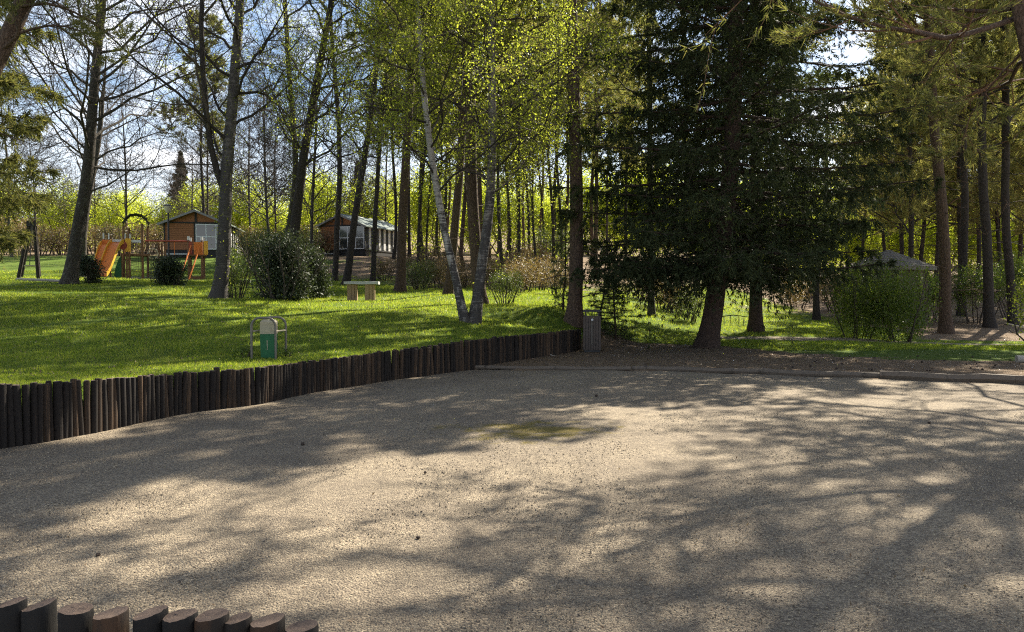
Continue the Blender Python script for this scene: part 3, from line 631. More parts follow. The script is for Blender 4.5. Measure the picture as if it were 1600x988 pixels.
def bush_mesh(g, H, Rr, n, leaf, lsize, stems=7, lobes=9, twig='twig', flat=1.0, hollow=.55, up=.3, aspect=.62, low=.32, taper=0.0, rough=.04):
    az = g.random(lobes) * 6.28; rr = Rr * .55 * g.random(lobes) ** .5; cz = H * (low + (.77 - low) * g.random(lobes))
    tp = 1 - taper * cz / H; rr = rr * tp
    c = np.stack([rr * np.cos(az), rr * np.sin(az), cz], -1); sz = ((.28 + .25 * g.random(lobes)) * tp ** .6)[:, None] * np.array([Rr, Rr, H * .8 * flat])
    k = g.integers(0, lobes, n); d = unit(g.normal(0, 1, (n, 3))); rad = (hollow + (1 - hollow) * g.random(n) ** .6)[:, None]
    p = c[k] + d * rad * sz[k] + g.normal(0, rough * Rr, (n, 3)); p[:, 2] = np.abs(p[:, 2]) + .03
    keep = p[:, 2] < H * 1.05; p = p[keep]
    sa = g.random(stems) * 6.28; st = np.stack([Rr * (.08 + .3 * g.random(stems)) * np.cos(sa), Rr * (.08 + .3 * g.random(stems)) * np.sin(sa), np.full(stems, -.05)], -1)
    d = unit(np.stack([.45 * np.cos(sa), .45 * np.sin(sa), np.ones(stems)], -1))
    l1, r1 = curve(st, d, H * (.7 + .25 * g.random(stems)), 7, np.full(stems, .05), .12, np.full(stems, .012 + .008 * H), g)
    l2, r2 = grow(l1, r1, 7, .25, 1, 40, 12, lambda Lp, t: Lp * .4, 4, .08, .12, .6, g)
    lv, lq = leaf_quads(p, np.full(len(p), lsize), g, up, aspect)
    return wood_mesh('trunk', [(l1, r1, 6)], twig), crown_mesh('crown', [(l2, r2, 3)], twig, lv, lq, None, leaf)
pool_hedge = [bush_mesh(G_(90 + i), 11, 4.6, 15500, 'leaf_hedge', .22, lobes=28, up=.1) for i in range(4)]
pool_bracken = [bush_mesh(G_(100 + i), 1.3, 1.1, 2600, 'leaf_bracken', .09, stems=14, lobes=8, aspect=.3) for i in range(2)]
pool_broom = [bush_mesh(G_(104 + i), 1.5, 1.0, 4200, 'leaf_broom', .085, stems=16, lobes=9, aspect=.22) for i in range(2)]
g = G_(110); tr, tw = straight_trunk(16, .2, g, .01)
sp_far = spruce(tr, tw, 16, g, zlow=1.0, Rmax=4.2, nb=80, k2=10, k3=3, m2=5, m3=3, kn=5, L=.35, w=.09, pw=1.0)
g = G_(111); tr, tw = straight_trunk(3.0, .045, g, .01)
sp_young = spruce(tr, tw, 3.0, g, zlow=.15, Rmax=1.25, nb=30, k2=10, k3=2, m2=5, m3=3, kn=4, L=.08, w=.014, leaf='needle_young', hang=.2, pw=.7)

g = G_(200)
# slender stand in the middle
for px, Y, k, lab in [(655,46,0,0),(669,52,1,0),(686,58,2,0),(786,40,3,1),(797,52,0,1),(812,44,1,1),(823,56,2,1),(838,47,3,1),(849,60,0,1),(862,50,1,1),(874,43,2,1),(806,66,3,1),(832,70,1,1)]:
    plant_tree('slender_tree', ('thin dark tree left of the twin birch, in front of the bright hedge', 'thin dark tree between the birch and the tall pine, before the bright hedge')[lab], 'tree',
        base(px, Y), pool_thin[k], ('slim trees left of the birch', 'slim trees right of the birch')[lab], g.random() * 6.28, .9 + .35 * g.random())
for px, Y in [(318,72),(616,62),(640,70),(660,60),(700,66),(724,52),(748,48),(765,60),(778,72),(792,78),(818,82),(845,74),(868,66),(884,58),(925,62),(948,74),(975,56),(700,82),(745,90),(930,48)]:
    plant_tree('pine_tree', 'tall background pine among many in the stand behind the birch and spruce', 'tree', base(px, Y), pool_pine[g.integers(4)], 'pines of the background stand', g.random() * 6.28, .85 + .3 * g.random())
for px, Y in [(1345,62),(1405,50),(1440,52),(1425,42),(1462,60),(1500,46),(1525,55),(1560,50),(1595,58),(1630,44),(1660,54),(1380,66),(1500,72),(1590,74),(1430,82),(1550,86)]:
    plant_tree('pine_tree', 'shaded pine with low dense crown among many in the wood at right', 'tree', base(px, Y), pool_low[g.integers(3)], 'dense pines of the right-hand wood', g.random() * 6.28, .85 + .35 * g.random())
for px, Y in [(20,62),(60,74),(200,70),(300,84),(322,76),(395,66),(420,58),(430,74),(490,52),(560,82),(600,86),(150,88)]:
    plant_tree('bare_tree', 'leafless background tree rising before the bright hedge behind the cabins', 'tree', base(px, Y), pool_bare[g.integers(3)], 'bare trees behind the cabins', g.random() * 6.28, .8 + .35 * g.random())
for i, px in enumerate(np.arange(-60, 1680, 41)):
    Y = 84 + 14 * g.random() + (10 if i % 2 else 0); px = px + g.normal(0, 8)
    s = (.75 + .4 * g.random()) * (.8 if px < 700 else .95)
    plant_tree('hedge_bush', 'tall yellow-green spring bush in the sunlit hedge along the back', 'bush', base(px, Y), pool_hedge[i % 4], 'bushes of the bright hedge', g.random() * 6.28, s)
for px, Y in [(285,165),(985,118),(1020,126),(560,140),(1110,120),(1250,116),(1340,122),(1480,118)]:
    plant_tree('spruce_tree', 'distant dark spruce showing above the bright hedge', 'tree', base(px, Y), sp_far, 'far spruces over the hedge', g.random() * 6.28, .8 + .3 * g.random())

# ------------------------------------------------------------------ log palisade along the lawn
g = G_(300)
def post_mesh(g, sides=11):
    """unit post: radius 1, height 1, slightly out of round with a worn top edge"""
    th = np.arange(sides) * 2 * np.pi / sides; k = 1 + g.normal(0, .05, sides)
    rings = [(-.25, 1.0), (.55, 1 + g.normal(0, .02)), (.965, .99), (1.0, .86)]
    v = [(r * k[i] * math.cos(th[i]), r * k[i] * math.sin(th[i]), z + (g.normal(0, .006) if z > .9 else 0)) for z, r in rings for i in range(sides)]
    f = [(j*sides+i, j*sides+(i+1)%sides, (j+1)*sides+(i+1)%sides, (j+1)*sides+i) for j in range(3) for i in range(sides)]
    m = MB(); m.add(v, f, 0); m.add([v[3*sides+i] for i in range(sides)], [tuple(range(sides))], 1)
    me = bpy.data.meshes.new('post'); me.from_pydata(m.v, [], m.f); me.materials.append(MATS['post_wood']); me.materials.append(MATS['end_grain'])
    me.polygons.foreach_set('material_index', m.m); me.polygons.foreach_set('use_smooth', [True] * (len(m.f) - 1) + [False]); me.update(); return me
posts = [post_mesh(g) for _ in range(8)]
pal = thing('log_palisade', 'long curving wall of dark upright logs holding back the lawn', 'retaining wall', (FB[0,0], FB[0,1], 0))
fy = np.linspace(FB[0,1] - 1.2, FENCE_END[1], 2000); fx = fence_x(fy); sl = np.concatenate([[0], np.cumsum(np.hypot(np.diff(fx), np.diff(fy)))])
pos = 0.0
while pos < sl[-1]:
    r = .029 + .016 * g.random(); pos += r
    x, y = np.interp(pos, sl, fx), np.interp(pos, sl, fy); h = np.interp(y, FB[:,1], FT) + g.normal(0, .010) + (.025 if g.random() < .04 else 0)
    o = link(bpy.data.objects.new('post', posts[g.integers(8)]), pal)
    o.location = (x - FB[0,0] + g.normal(0, .005), y - FB[0,1] + g.normal(0, .005), 0); o.scale = (r * 1.03, r * 1.03, h); o.rotation_euler = (g.normal(0, .02), g.normal(0, .028), g.random() * 6.28)
    pos += r
# near row of cut posts at the bottom of the view
g = G_(301)
row = [(18,941,44,-.30,.53),(61,945,50,-.34,.52),(119,951,52,.05,.52),(173,958,52,-.20,.51),(235,957,53,-.33,.51),(281,961,54,-.20,.51),(331,961,54,-.18,.51),(372,966,44,-.26,.50),(418,969,55,-.28,.50),(471,979,52,-.16,.49),(-32,938,52,-.25,.53)]
p0 = on_plane(18, 941, .53); nr_ = thing('log_palisade', 'short row of thick dark posts with sawn tops at the bottom edge', 'retaining wall', (p0[0], p0[1], 0))
for px, py, wpx, tilt, h in row:
    tilt *= .75
    c = on_plane(px, py, h); r = wpx / 2 / FPX * c[1] * .99; S = 28; th = np.arange(S) * 2 * np.pi / S
    k = 1 + .025 * np.sin(2 * th + g.random() * 6) + .02 * np.sin(3 * th + g.random() * 6) + g.normal(0, .006, S)
    m = MB(); vs = []
    for j, (z, rr) in enumerate([(-.1, 1.02), (.2, 1.0), (h * .8, 1.0), (h - .008, .985), (h, .95)]):
        for i in range(S):
            x, y = r * rr * k[i] * math.cos(th[i]), r * rr * k[i] * math.sin(th[i])
            vs.append((x, y, z + (-tilt * x * (1 if j > 2 else (.5 if j == 2 else 0))) + (g.normal(0, .0012) if j > 2 else 0)))
    m.add(vs, [(j*S+i, j*S+(i+1)%S, (j+1)*S+(i+1)%S, (j+1)*S+i) for j in range(4) for i in range(S)], 0)
    n4 = 4 * S; inner = [(vs[n4+i][0]*.5, vs[n4+i][1]*.5, h - tilt * vs[n4+i][0] * .5 + g.normal(0, .0015)) for i in range(S)]
    m.add([vs[n4+i] for i in range(S)] + inner + [(0, 0, h - .002)], [(i, (i+1)%S, S+(i+1)%S, S+i) for i in range(S)] + [(S+i, S+(i+1)%S, 2*S) for i in range(S)], 1)
    o = m.build('post', ['tarred_post', 'end_grain'], nr_, smooth_=True); o.location = (c[0] - p0[0], c[1] - p0[1], 0)

# ------------------------------------------------------------------ timber edging along the far side of the court
labs = ['thin weathered log edging in front of the slatted bin', 'middle weathered log edging in front of the large spruce', 'log edging between the spruce shade and the sunlit dirt', 'thick dark squared log edging at the right end of the court']
for i, (a, b_, rr) in enumerate([((738,577),(985,579.5),.045), ((988,579),(1195,584),.055), ((1190,584.5),(1385,592),.062), ((1375,592),(1720,606),.085)]):
    A, B = on_plane(*a, 0.0), on_plane(*b_, 0.0); A[2] = B[2] = rr * .8; m = MB(); n = 9
    pts = [A + (B - A) * s + np.array([g.normal(0, .012), g.normal(0, .02), g.normal(0, .006)]) for s in np.linspace(0, 1, n)]
    c = pts[0].copy(); m.tube([p - c for p in pts], [rr * (1 + g.normal(0, .06)) for _ in pts], 8 if i < 3 else 6)
    o = m.build('edging_log', 'log_wood', None, smooth_=i < 3); o.location = c; tag(o, labs[i], 'log', 'logs edging the court')
m = MB(); A = P(1588,566,17.6); A[2] = gz(A[0], A[1]) + .07; B = A + np.array([1.3, -.25, -.02])
m.tube([(0,0,0), (B-A)*.5, B-A], [.085, .08, .08], 12); o = m.build('log', ['pale_stick'], None, True); o.location = A; tag(o, 'pale barkless log lying on the dirt at the right edge', 'log')
m = MB(); A = P(845,547,19.4); A[2] = .12; B = P(876,555.5,19.0); B[2] = .03
m.tube([(0,0,0), (B-A)*.5+np.array([0,0,.015]), B-A], [.016,.014,.01], 6); o = m.build('stick', 'pale_stick', None, True); o.location = A; tag(o, 'pale bare stick leaning against the log wall near the bin', 'stick')
m = MB(); A = P(1572,505,27); A[2] = gz(A[0],A[1]) + .55; B = P(1640,520,26.5); B[2] = gz(B[0],B[1])
m.tube([(0,0,0), (B-A)*.4+np.array([0,0,.1]), B-A], [.02,.03,.035], 6); m.tube([(B-A)*.4+np.array([0,0,.1]), (B-A)*.3+np.array([-.1,0,.5])], [.02,.008], 5); o = m.build('dead_branch', 'pale_stick', None, True); o.location = A; tag(o, 'pale dead branch sticking out by the bushes at the right edge', 'branch')

# ------------------------------------------------------------------ slatted litter bin
bp = on_plane(925, 553, .03); bin_ = thing('litter_bin', 'brown slatted litter bin with dark lid at the end of the log wall', 'bin', (bp[0], bp[1], gz(bp[0], bp[1])), R(-6))
hw, H = .225, .86
m = MB().box((0,0,.03), (.40,.36,.06)).box((0,0,.45), (.36,.32,.78)); m.build('liner', 'dark_metal', bin_)
def slat(x, y, w, d, rz=0):
    MB().box((0,0,0), (w, d, H)).build('slat', 'brown_slat', bin_).location = (x, y, .06 + H/2); bpy.data.objects[-1] if False else None
for i in range(7):
    x = -hw + .033 + i * (2*hw - .066) / 6
    slat(x, -.205, .056, .022); slat(x, .205, .056, .022)
for i in range(6):
    y = -.165 + i * .066
    slat(-hw + .011, y, .022, .056); slat(hw - .011, y, .022, .056)
m = MB()
for sx in (-1, 1):
    for sy in (-1, 1): m.box((sx*.17, sy*.15, .96), (.03,.03,.14))
m.build('lid_bracket', 'dark_metal', bin_)
m = MB().box((0,0,1.045), (.48,.44,.035)); m.box((0,0,1.07), (.40,.36,.02)); m.build('lid', 'dark_metal', bin_)
m = MB().box((-.012,-.224,.5), (.012,.012,.62)).box((.022,-.224,.5), (.012,.012,.62)); m.build('handle_bar', 'steel', bin_)
MB().box((.005,-.226,.83), (.05,.016,.045)).build('lock_plate', 'white_paint', bin_)

# ------------------------------------------------------------------ service pedestal guarded by two hoops
pp = base(420, 13.2); ped = thing('service_pedestal', 'green and cream service pedestal guarded by two tubular steel hoops on the lawn', 'pedestal', pp, R(8))
m = MB()
def frus(m, z0, z1, a0, b0, a1, b1):
    m.add([(-a0,-b0,z0),(a0,-b0,z0),(a0,b0,z0),(-a0,b0,z0),(-a1,-b1,z1),(a1,-b1,z1),(a1,b1,z1),(-a1,b1,z1)], [(0,3,2,1),(4,5,6,7),(0,1,5,4),(1,2,6,5),(2,3,7,6),(3,0,4,7)])
frus(m, -.05, .40, .118, .10, .128, .11); m.build('body', 'green_paint', ped)
m = MB(); frus(m, .402, .60, .130, .112, .126, .11); frus(m, .60, .635, .126, .11, .095, .085); hd = m.build('head', 'cream_paint', ped)
MB().box((0,-.1135,.565), (.235,.004,.012)).build('hood_lip', 'cream_paint', hd); MB().box((0,-.1145,.47), (.10,.004,.08)).build('hatch', 'cream_paint', hd)
MB().box((-.012,-.1125,.22), (.01,.006,.16)).build('seam_strip', 'cream_paint', ped)
for x0, y0, lab in ((-.055, -.20, 0), (.055, .20, 1)):
    pts = [(-.192,0,-.05),(-.192,0,.50)] + [(-.192 + .13*(1-math.cos(a)), 0, .50 + .14*math.sin(a)) for a in np.linspace(.2, math.pi/2, 6)] + [(.192 - .13*(1-math.cos(a)), 0, .50 + .14*math.sin(a)) for a in np.linspace(math.pi/2, .2, 6)] + [(.192,0,.50),(.192,0,-.05)]
    m = MB(); m.tube([(x0 + x, y0, z + .03) for x, y, z in pts], .02, 10); m.build('guard_hoop', 'steel', ped, True)
for sx in (-1, 1):
    m = MB(); m.tube([(sx*.192 - .055, -.20, .45), (sx*.192 + .055, .20, .45)], .014, 8); m.build('cross_bar', 'cream_paint', ped, True)

# ------------------------------------------------------------------ stone table
tp = base(566, 27); tab = thing('stone_table', 'small table with pale stone slab on two chunky plank supports', 'table', tp, R(4))
g = G_(310); m = MB(); n = 12
xs = np.linspace(-.58, .58, n); top = [(x, -.30 + g.normal(0,.006), .70 + g.normal(0,.003)) for x in xs] + [(x, .30 + g.normal(0,.006), .70 + g.normal(0,.003)) for x in xs[::-1]]
bot = [(x, y, .605 + g.normal(0,.004)) for x, y, z in top]; N = len(top)
m.add(top + bot, [tuple(range(N)), tuple(range(2*N-1, N-1, -1))] + [(i, N+i, N+(i+1)%N, (i+1)%N) for i in range(N)]); m.build('slab', 'concrete', tab)
for sx in (-1, 1):
    for k, (dx, w) in enumerate(((-.115, .13), (.0, .095), (.095, .085))):
        MB().box((sx*.30 + dx, .01*k, .27), (w, .34 - .05*k, .66), rz=.03*(k-1)).build('support_block', 'table_wood', tab)

# ------------------------------------------------------------------ cabins
def cabin(label, px, Y, theta, wid, dep, wall_h, ridge, panels, stripe, glaz, base_z=None):
    c = base(px, Y); c[2] = gz(c[0], c[1]) if base_z is None else base_z
    cb = thing('cabin', label, 'cabin', c, -theta); cur = (0, 2) if stripe else (0,)      # origin at the near right corner; x to the left is negative, y goes back
    MB().box((-wid/2, dep/2, .12), (wid-.06, dep-.06, .9)).build('plinth', 'dark_base', cb)
    z0 = .52
    MB().box((-wid/2, dep/2, z0 + wall_h/2), (wid-.12, dep-.12, wall_h)).build('wall', 'navy_wall' if stripe else 'dark_base', cb)
    m = MB(); x0, x1 = -wid, -wid*(1-glaz) ; nb = 15                       # board cladding on the left half of the gable front
    for i in range(nb): m.box(((x0+x1)/2, -.005 + .006*(i % 2), z0 + .05 + (i+.5)*(wall_h-.1)/nb), (x1-x0-.08, .10, (wall_h-.1)/nb - .014))
    m.build('front_cladding', 'cabin_board', cb, kind='stuff')
    m = MB()
    m.add([(-wid,.0,z0+wall_h),(0,0,z0+wall_h),(-wid/2,0,z0+wall_h+ridge-.06),(-wid,.1,z0+wall_h),(0,.1,z0+wall_h),(-wid/2,.1,z0+wall_h+ridge-.06)], [(0,1,2),(3,5,4),(0,2,5,3),(1,4,5,2),(0,3,4,1)])
    m.build('gable', 'cabin_board', cb)
    m = MB()
    for x in (-wid+.05, x1, -.05): m.box((x, -.045, z0+wall_h/2), (.10,.10,wall_h))
    m.box((-wid/2, -.05, z0+wall_h), (wid, .09, .12)); m.box((-wid/2, -.02, z0+wall_h+ridge*.45), (.16, .09, ridge*.85)); m.build('frame', 'dark_base', cb)
    wn_ = MB(); gx0, gx1 = x1 + .12, -.12; gz0, gz1 = z0 + .12, z0 + wall_h - .12; win = None
    w0 = MB()
    for x in np.linspace(gx0, gx1, 4): w0.box((x, -.07, (gz0+gz1)/2), (.07,.06,gz1-gz0))
    for z in (gz0, (gz0+gz1)/2, gz1): w0.box(((gx0+gx1)/2, -.072, z), (gx1-gx0+.07,.058,.07))
    win = w0.build('window', 'white_paint', cb)
    for i in range(3):
        a, b_ = np.linspace(gx0, gx1, 4)[i:i+2]
        MB().box(((a+b_)/2, -.06, (gz0+gz1)/2), (b_-a-.07,.012,gz1-gz0-.07)).build('pane', 'window_glass', win)
        if i not in cur: continue
        m = MB(); n = 9
        for j in range(n):
            xx = a + .06 + (b_-a-.12)*(j+.5)/n
            if stripe or j < 5: m.box((xx, -.052 + .004*(j % 2), (gz0+gz1)/2), ((b_-a)/n*.8,.006,gz1-gz0-.12))
        m.build('curtain', 'curtain', win)
    # right-hand long wall
    for j in range(panels):
        y = .35 + (dep-.7)*(j+.5)/panels
        MB().box((-.045, y, z0+.08+(wall_h-.22)/2), (.05, (dep-.7)/panels*.42, wall_h-.22)).build('panel', 'white_paint', cb)
    m = MB(); m.box((-.04, dep/2, z0+wall_h-.06), (.09, dep, .10)); m.box((-.04, dep/2, z0+.02), (.09, dep, .10)); m.build('side_rail', 'dark_base', cb)
    # two roof slopes with standing ribs
    for sx in (-1, 1):
        L = math.hypot(wid/2 + .35, ridge); m = MB(); ov = .35
        ex = -wid/2 + sx*(wid/2 + ov); ez = z0 + wall_h + ridge - ridge*(wid/2+ov)/(wid/2); rz_ = z0 + wall_h + ridge
        ny = 26; ysr = np.linspace(-.55, dep+.3, ny*2+1); vs = []; 
        for k, y in enumerate(ysr):
            dzr = .035 if k % 2 else 0.0
            vs += [(-wid/2 + sx*.012, y, rz_ + dzr), (ex, y, ez + dzr), (ex, y, ez - .07), (-wid/2 + sx*.012, y, rz_ - .07)]
        nn = len(ysr); fs = []
        for k in range(nn-1):
            for a in range(4): fs.append((k*4+a, k*4+(a+1)%4, (k+1)*4+(a+1)%4, (k+1)*4+a))
        fs += [(0,3,2,1), tuple((nn-1)*4+a for a in range(4))]
        m.add(vs, fs); m.build('roof_slope', 'roof_green', cb)
    m = MB(); m.tube([(-wid/2,-.57,z0+wall_h+ridge+.02), (-wid/2,dep+.32,z0+wall_h+ridge+.02)], .06, 6); m.build('ridge_cap', 'roof_green', cb)
    for sx in (-1, 1):
        ex = -wid/2 + sx*(wid/2+.35); ez = z0+wall_h+ridge-ridge*(wid/2+.35)/(wid/2); rz_ = z0+wall_h+ridge
        a = math.atan2(ez-rz_, ex+wid/2); m = MB(); m.box(((-wid/2+ex)/2, -.575, (rz_+ez)/2-.05), (math.hypot(ex+wid/2, ez-rz_), .035, .16), ry=-a); m.build('barge_board', 'roof_grey', cb)
    MB().box((-wid*.75, -.5, .2), (1.6,.8,.10)).build('doorstep', 'concrete', cb)
    return cb
cabin('brown cabin with green roof and white-framed window behind the playground', 357, 62, R(-10.5), 4.7, 7.0, 2.15, .95, 6, False, .48)
cabin('cabin with white-striped dark side wall on the bank behind the stone table', 572, 68, R(20), 4.6, 7.6, 2.15, .95, 8, True, .42)
cb = base(1168, 56); cb3 = thing('cabin', 'pinkish beige cabin wall glimpsed between the two spruce trunks', 'cabin', cb, R(-8))
MB().box((-1.4, 2.5, 1.2), (3.4,5.0,2.9)).build('wall', 'beige_wall', cb3)
m = MB(); m.add([(-3.4,-.3,2.6),(.6,-.3,2.6),(.6,5.3,2.6),(-3.4,5.3,2.6),(-1.4,-.3,3.5),(-1.4,5.3,3.5)], [(0,1,2,3)[::-1],(0,1,4),(1,2,5,4),(2,3,5),(3,0,4,5)]); m.build('roof', 'roof_grey', cb3)
f_ = MB().box((-2.3,-.03,1.45), (.9,.05,1.1)).build('window', 'white_paint', cb3); MB().box((-2.3,-.06,1.45), (.75,.02,.95)).build('pane', 'window_glass', f_)

# ------------------------------------------------------------------ round kiosk among the right-hand shrubs
kb = base(1386, 33); kb[2] -= .25; ki = thing('kiosk', 'round wooden kiosk with pale shingled roof behind the leafy shrubs', 'kiosk', kb, R(10))
g = G_(320); N = 10; th = np.arange(N) * 2*math.pi/N
def ring(r, z): return [(r*math.cos(a), r*math.sin(a), z) for a in th]
m = MB(); v = ring(1.42,0)+ring(1.42,2.45); m.add(v, [(i,(i+1)%N,N+(i+1)%N,N+i) for i in range(N)] + [tuple(range(N,2*N))]); m.build('wall', 'kiosk_wall', ki)
for a in th: MB().box((1.46*math.cos(a),1.46*math.sin(a),1.22), (.10,.10,2.44), rz=a).build('post', 'log_wood', ki)
m = MB(); v = ring(1.82,2.42)+ring(1.82,2.54)+ring(1.5,2.56)+ring(1.5,2.40); m.add(v, [(j*N+i,j*N+(i+1)%N,((j+1)%4)*N+(i+1)%N,((j+1)%4)*N+i) for j in range(4) for i in range(N)]); m.build('eave_board', 'shingle', ki)
m = MB(); zc, rc = 3.28, 1.84
m.add(ring(1.78,2.55)+[(0,0,3.26)], [(i,(i+1)%N,N) for i in range(N)])
for k in range(9):
    f0, f1 = k/9, (k+1.35)/9
    for i in range(N):
        A0, A1 = th[i], th[(i+1)%N] + (2*math.pi if i == N-1 else 0); nsh = max(1, int(9*(1-f0)))
        for s_ in range(nsh):
            q = lambda f, u, dz: np.array([rc*(1-f)*((1-u)*math.cos(A0)+u*math.cos(A1)), rc*(1-f)*((1-u)*math.sin(A0)+u*math.sin(A1)), 2.53+(zc-2.53)*f+dz])
            u0, u1 = (s_+.04)/nsh, (s_+.96)/nsh; d = .035 + g.random()*.018; ff1 = min(f1, 1)
            m.add([q(f0,u0,d), q(f0,u1,d), q(ff1,u1,.012), q(ff1,u0,.012), q(f0,u0,.005), q(f0,u1,.005)], [(0,1,2,3),(4,5,1,0)])
m.build('roof', 'shingle', ki, kind='stuff'); 

# ------------------------------------------------------------------ playground tower with slides
S = 40/FPX; pb = base(215, 40); pb[2] -= .05
def X_(px): return (px-215)*S*.903
def Z_(py): return (440-py)*S
pg = thing('play_tower', 'wooden playground climbing tower with arched roof and orange and yellow slides', 'playground', pb, R(25.4))
for px, y, top in ((195,0,357),(203,1.3,357),(224,0,352),(233,1.3,354)): m = MB(); m.tube([(X_(px),y,-.1),(X_(px),y,Z_(top))], .06, 8); m.build('post', 'play_post', pg, True)
m = MB(); NA = 15; vs = []
for y in (-.2, 1.1):
    for r_ in (1.0, .93):
        for k, a in enumerate(np.linspace(0, math.pi, NA)): jag = 1.03 if k % 2 else .97; vs.append((X_(214.5) + .62*r_*jag*math.cos(a), y, Z_(356) + .62*r_*jag*math.sin(a)))
fs = [(k,k+1,2*NA+k+1,2*NA+k) for k in range(NA-1)] + [(NA+k,3*NA+k,3*NA+k+1,NA+k+1) for k in range(NA-1)] + [(k,NA+k,NA+k+1,k+1) for k in range(NA-1)] + [(2*NA+k,2*NA+k+1,3*NA+k+1,3*NA+k) for k in range(NA-1)] + [(0,2*NA,3*NA,NA),(NA-1,2*NA-1,4*NA-1,3*NA-1)]
m.add(vs, fs); m.build('arched_roof', 'dark_base', pg)
MB().box((X_(213),.65,Z_(401)), (1.35,1.45,.09)).build('platform', 'play_post', pg)
def panel(name, px0, px1, py0, py1, y, mat, t=.04, par=None):
    return MB().box(((X_(px0)+X_(px1))/2, y, (Z_(py0)+Z_(py1))/2), (X_(px1)-X_(px0), t, Z_(py0)-Z_(py1))).build(name, mat, par or pg)
panel('yellow_panel', 197, 206, 376, 397, -.09, 'yellow_paint')
m = MB(); m.tube([(X_(193.5),-.12,Z_(387)),(X_(193.5),-.07,Z_(387))], .21, 18); m.build('round_panel', 'red_paint', pg)
panel('orange_panel', 161, 172, 377, 400, 1.0, 'orange_paint'); panel('orange_panel', 176, 193, 378, 392, .2, 'orange_paint')
for px in (164.5,172.5,197.5,205): m = MB(); m.tube([(X_(px),-.04,Z_(378)),(X_(px),-.04,Z_(369))], .035, 8); m.build('post_cap', 'white_paint', pg, True)
for px in (164,173): m = MB(); m.tube([(X_(px),1.05,-.1),(X_(px),1.05,Z_(372))], .05, 8); m.build('post', 'play_post', pg, True)
panel('side_beam', 174, 196, 378, 382, -.02, 'white_paint'); panel('side_beam', 206, 222, 378, 382, -.02, 'white_paint')
def slide(x0, y0, z0_, x1, y1, z1, w, bed, side):
    m = MB(); n = 12; s_ = np.linspace(0, 1, n); d = np.array([x1-x0, y1-y0, 0.]); d /= np.linalg.norm(d); nrm = np.array([-d[1], d[0], 0])
    prof = [(-w/2-.03,.17),(-w/2,.17),(-w/2,.0),(w/2,.0),(w/2,.17),(w/2+.03,.17),(w/2+.03,-.06),(-w/2-.03,-.06)]; K = len(prof); vs = []
    for t_ in s_:
        c = np.array([x0+(x1-x0)*t_, y0+(y1-y0)*t_, z1+(z0_-z1)*(1-smooth(t_*.92+.0))])
        for a, h in prof: vs.append(c + nrm*a + np.array([0,0,h]))
    fs, mi = [], []
    for i in range(n-1):
        for a in range(K): fs.append((i*K+a, i*K+(a+1)%K, (i+1)*K+(a+1)%K, (i+1)*K+a))
    fs += [tuple(range(K))[::-1], tuple((n-1)*K+a for a in range(K))]
    m.add(vs, fs); sl_ = m.build('slide', [bed, side], pg, True)
    sl_.data.polygons.foreach_set('material_index', [1 if (k % K) in (0,1,3,4,5,7) and k < (n-1)*K else 0 for k in range(len(fs))])
slide(X_(186), -.15, Z_(383), X_(161), -1.7, .15, .55, 'orange_paint', 'yellow_paint')
slide(X_(169), .9, Z_(384), X_(152), -.8, .15, .5, 'orange_paint', 'yellow_paint')
m = MB(); m.add([(X_(179),-.32,Z_(438)),(X_(192),-.32,Z_(438)),(X_(192),-.32,Z_(402)),(X_(187),-.32,Z_(408)),(X_(182),-.32,Z_(422)),(X_(179),-.28,Z_(438)),(X_(192),-.28,Z_(438)),(X_(192),-.28,Z_(402)),(X_(187),-.28,Z_(408)),(X_(182),-.28,Z_(422))], [(0,1,2,3,4),(9,8,7,6,5)] + [(i,5+i,5+(i+1)%5,(i+1)%5) for i in range(5)]); m.build('green_panel', 'green_paint', pg)
for px in np.linspace(206.5, 221, 8): m = MB(); m.tube([(X_(px),-.06,Z_(404)),(X_(px),-.06,Z_(382))], .014, 5); m.build('baluster', 'rope', pg)
m = MB()
for px in np.linspace(206, 221, 6): m.tube([(X_(px),-.08,Z_(430)),(X_(px),-.08,Z_(404))], .012, 5)
for py in (410, 418, 426): m.tube([(X_(205),-.08,Z_(py)),(X_(222),-.08,Z_(py+2))], .012, 5)
m.build('chain_net', 'rope', pg)
for px in (192.5, 199.5, 203): m = MB(); m.tube([(X_(px),-.3,-.1),(X_(px),-.3,Z_(400))], .045, 8); m.build('post', 'play_post', pg, True)
m = MB()
for px in np.linspace(232, 248, 9): m.tube([(X_(px),.1,-.05),(X_(px),.1,Z_(382))], .013, 5)
for py in np.linspace(384, 438, 12): m.tube([(X_(231),.1,Z_(py)),(X_(249),.1,Z_(py))], .013, 5)
m.build('climbing_net', 'rope', pg)
m = MB(); m.tube([(X_(240.5) + .24*math.cos(a), .06, Z_(399) + .26*math.sin(a)) for a in np.linspace(0, 6.2832, 17)], .035, 6, False); m.build('crawl_ring', 'cream_paint', pg, True)
m = MB(); m.tube([(X_(228),.0,Z_(379)),(X_(300),.0,Z_(378))], .04, 8); m.build('hand_bar', 'red_paint', pg, True)
m = MB(); m.tube([(X_(275),.0,Z_(379)),(X_(275),.0,Z_(400))], .015, 6); m.build('hang_rope', 'orange_paint', pg, True)
for px in (250, 255, 260): m = MB(); m.tube([(X_(px),.3,-.1),(X_(px),.3,Z_(381))], .05, 8); m.build('post', 'play_post', pg, True)
for px, y in ((298,0),(303.5,1.0),(320,0),(326,1.0)): m = MB(); m.tube([(X_(px),y,-.1),(X_(px),y,Z_(376))], .055, 8); m.build('post', 'play_post', pg, True); m = MB(); m.tube([(X_(px),y,Z_(376)),(X_(px),y,Z_(370))], .06, 8); m.build('post_cap', 'white_paint', pg, True)
MB().box((X_(312),.5,Z_(400)), (.95,1.1,.08)).build('platform', 'play_post', pg)
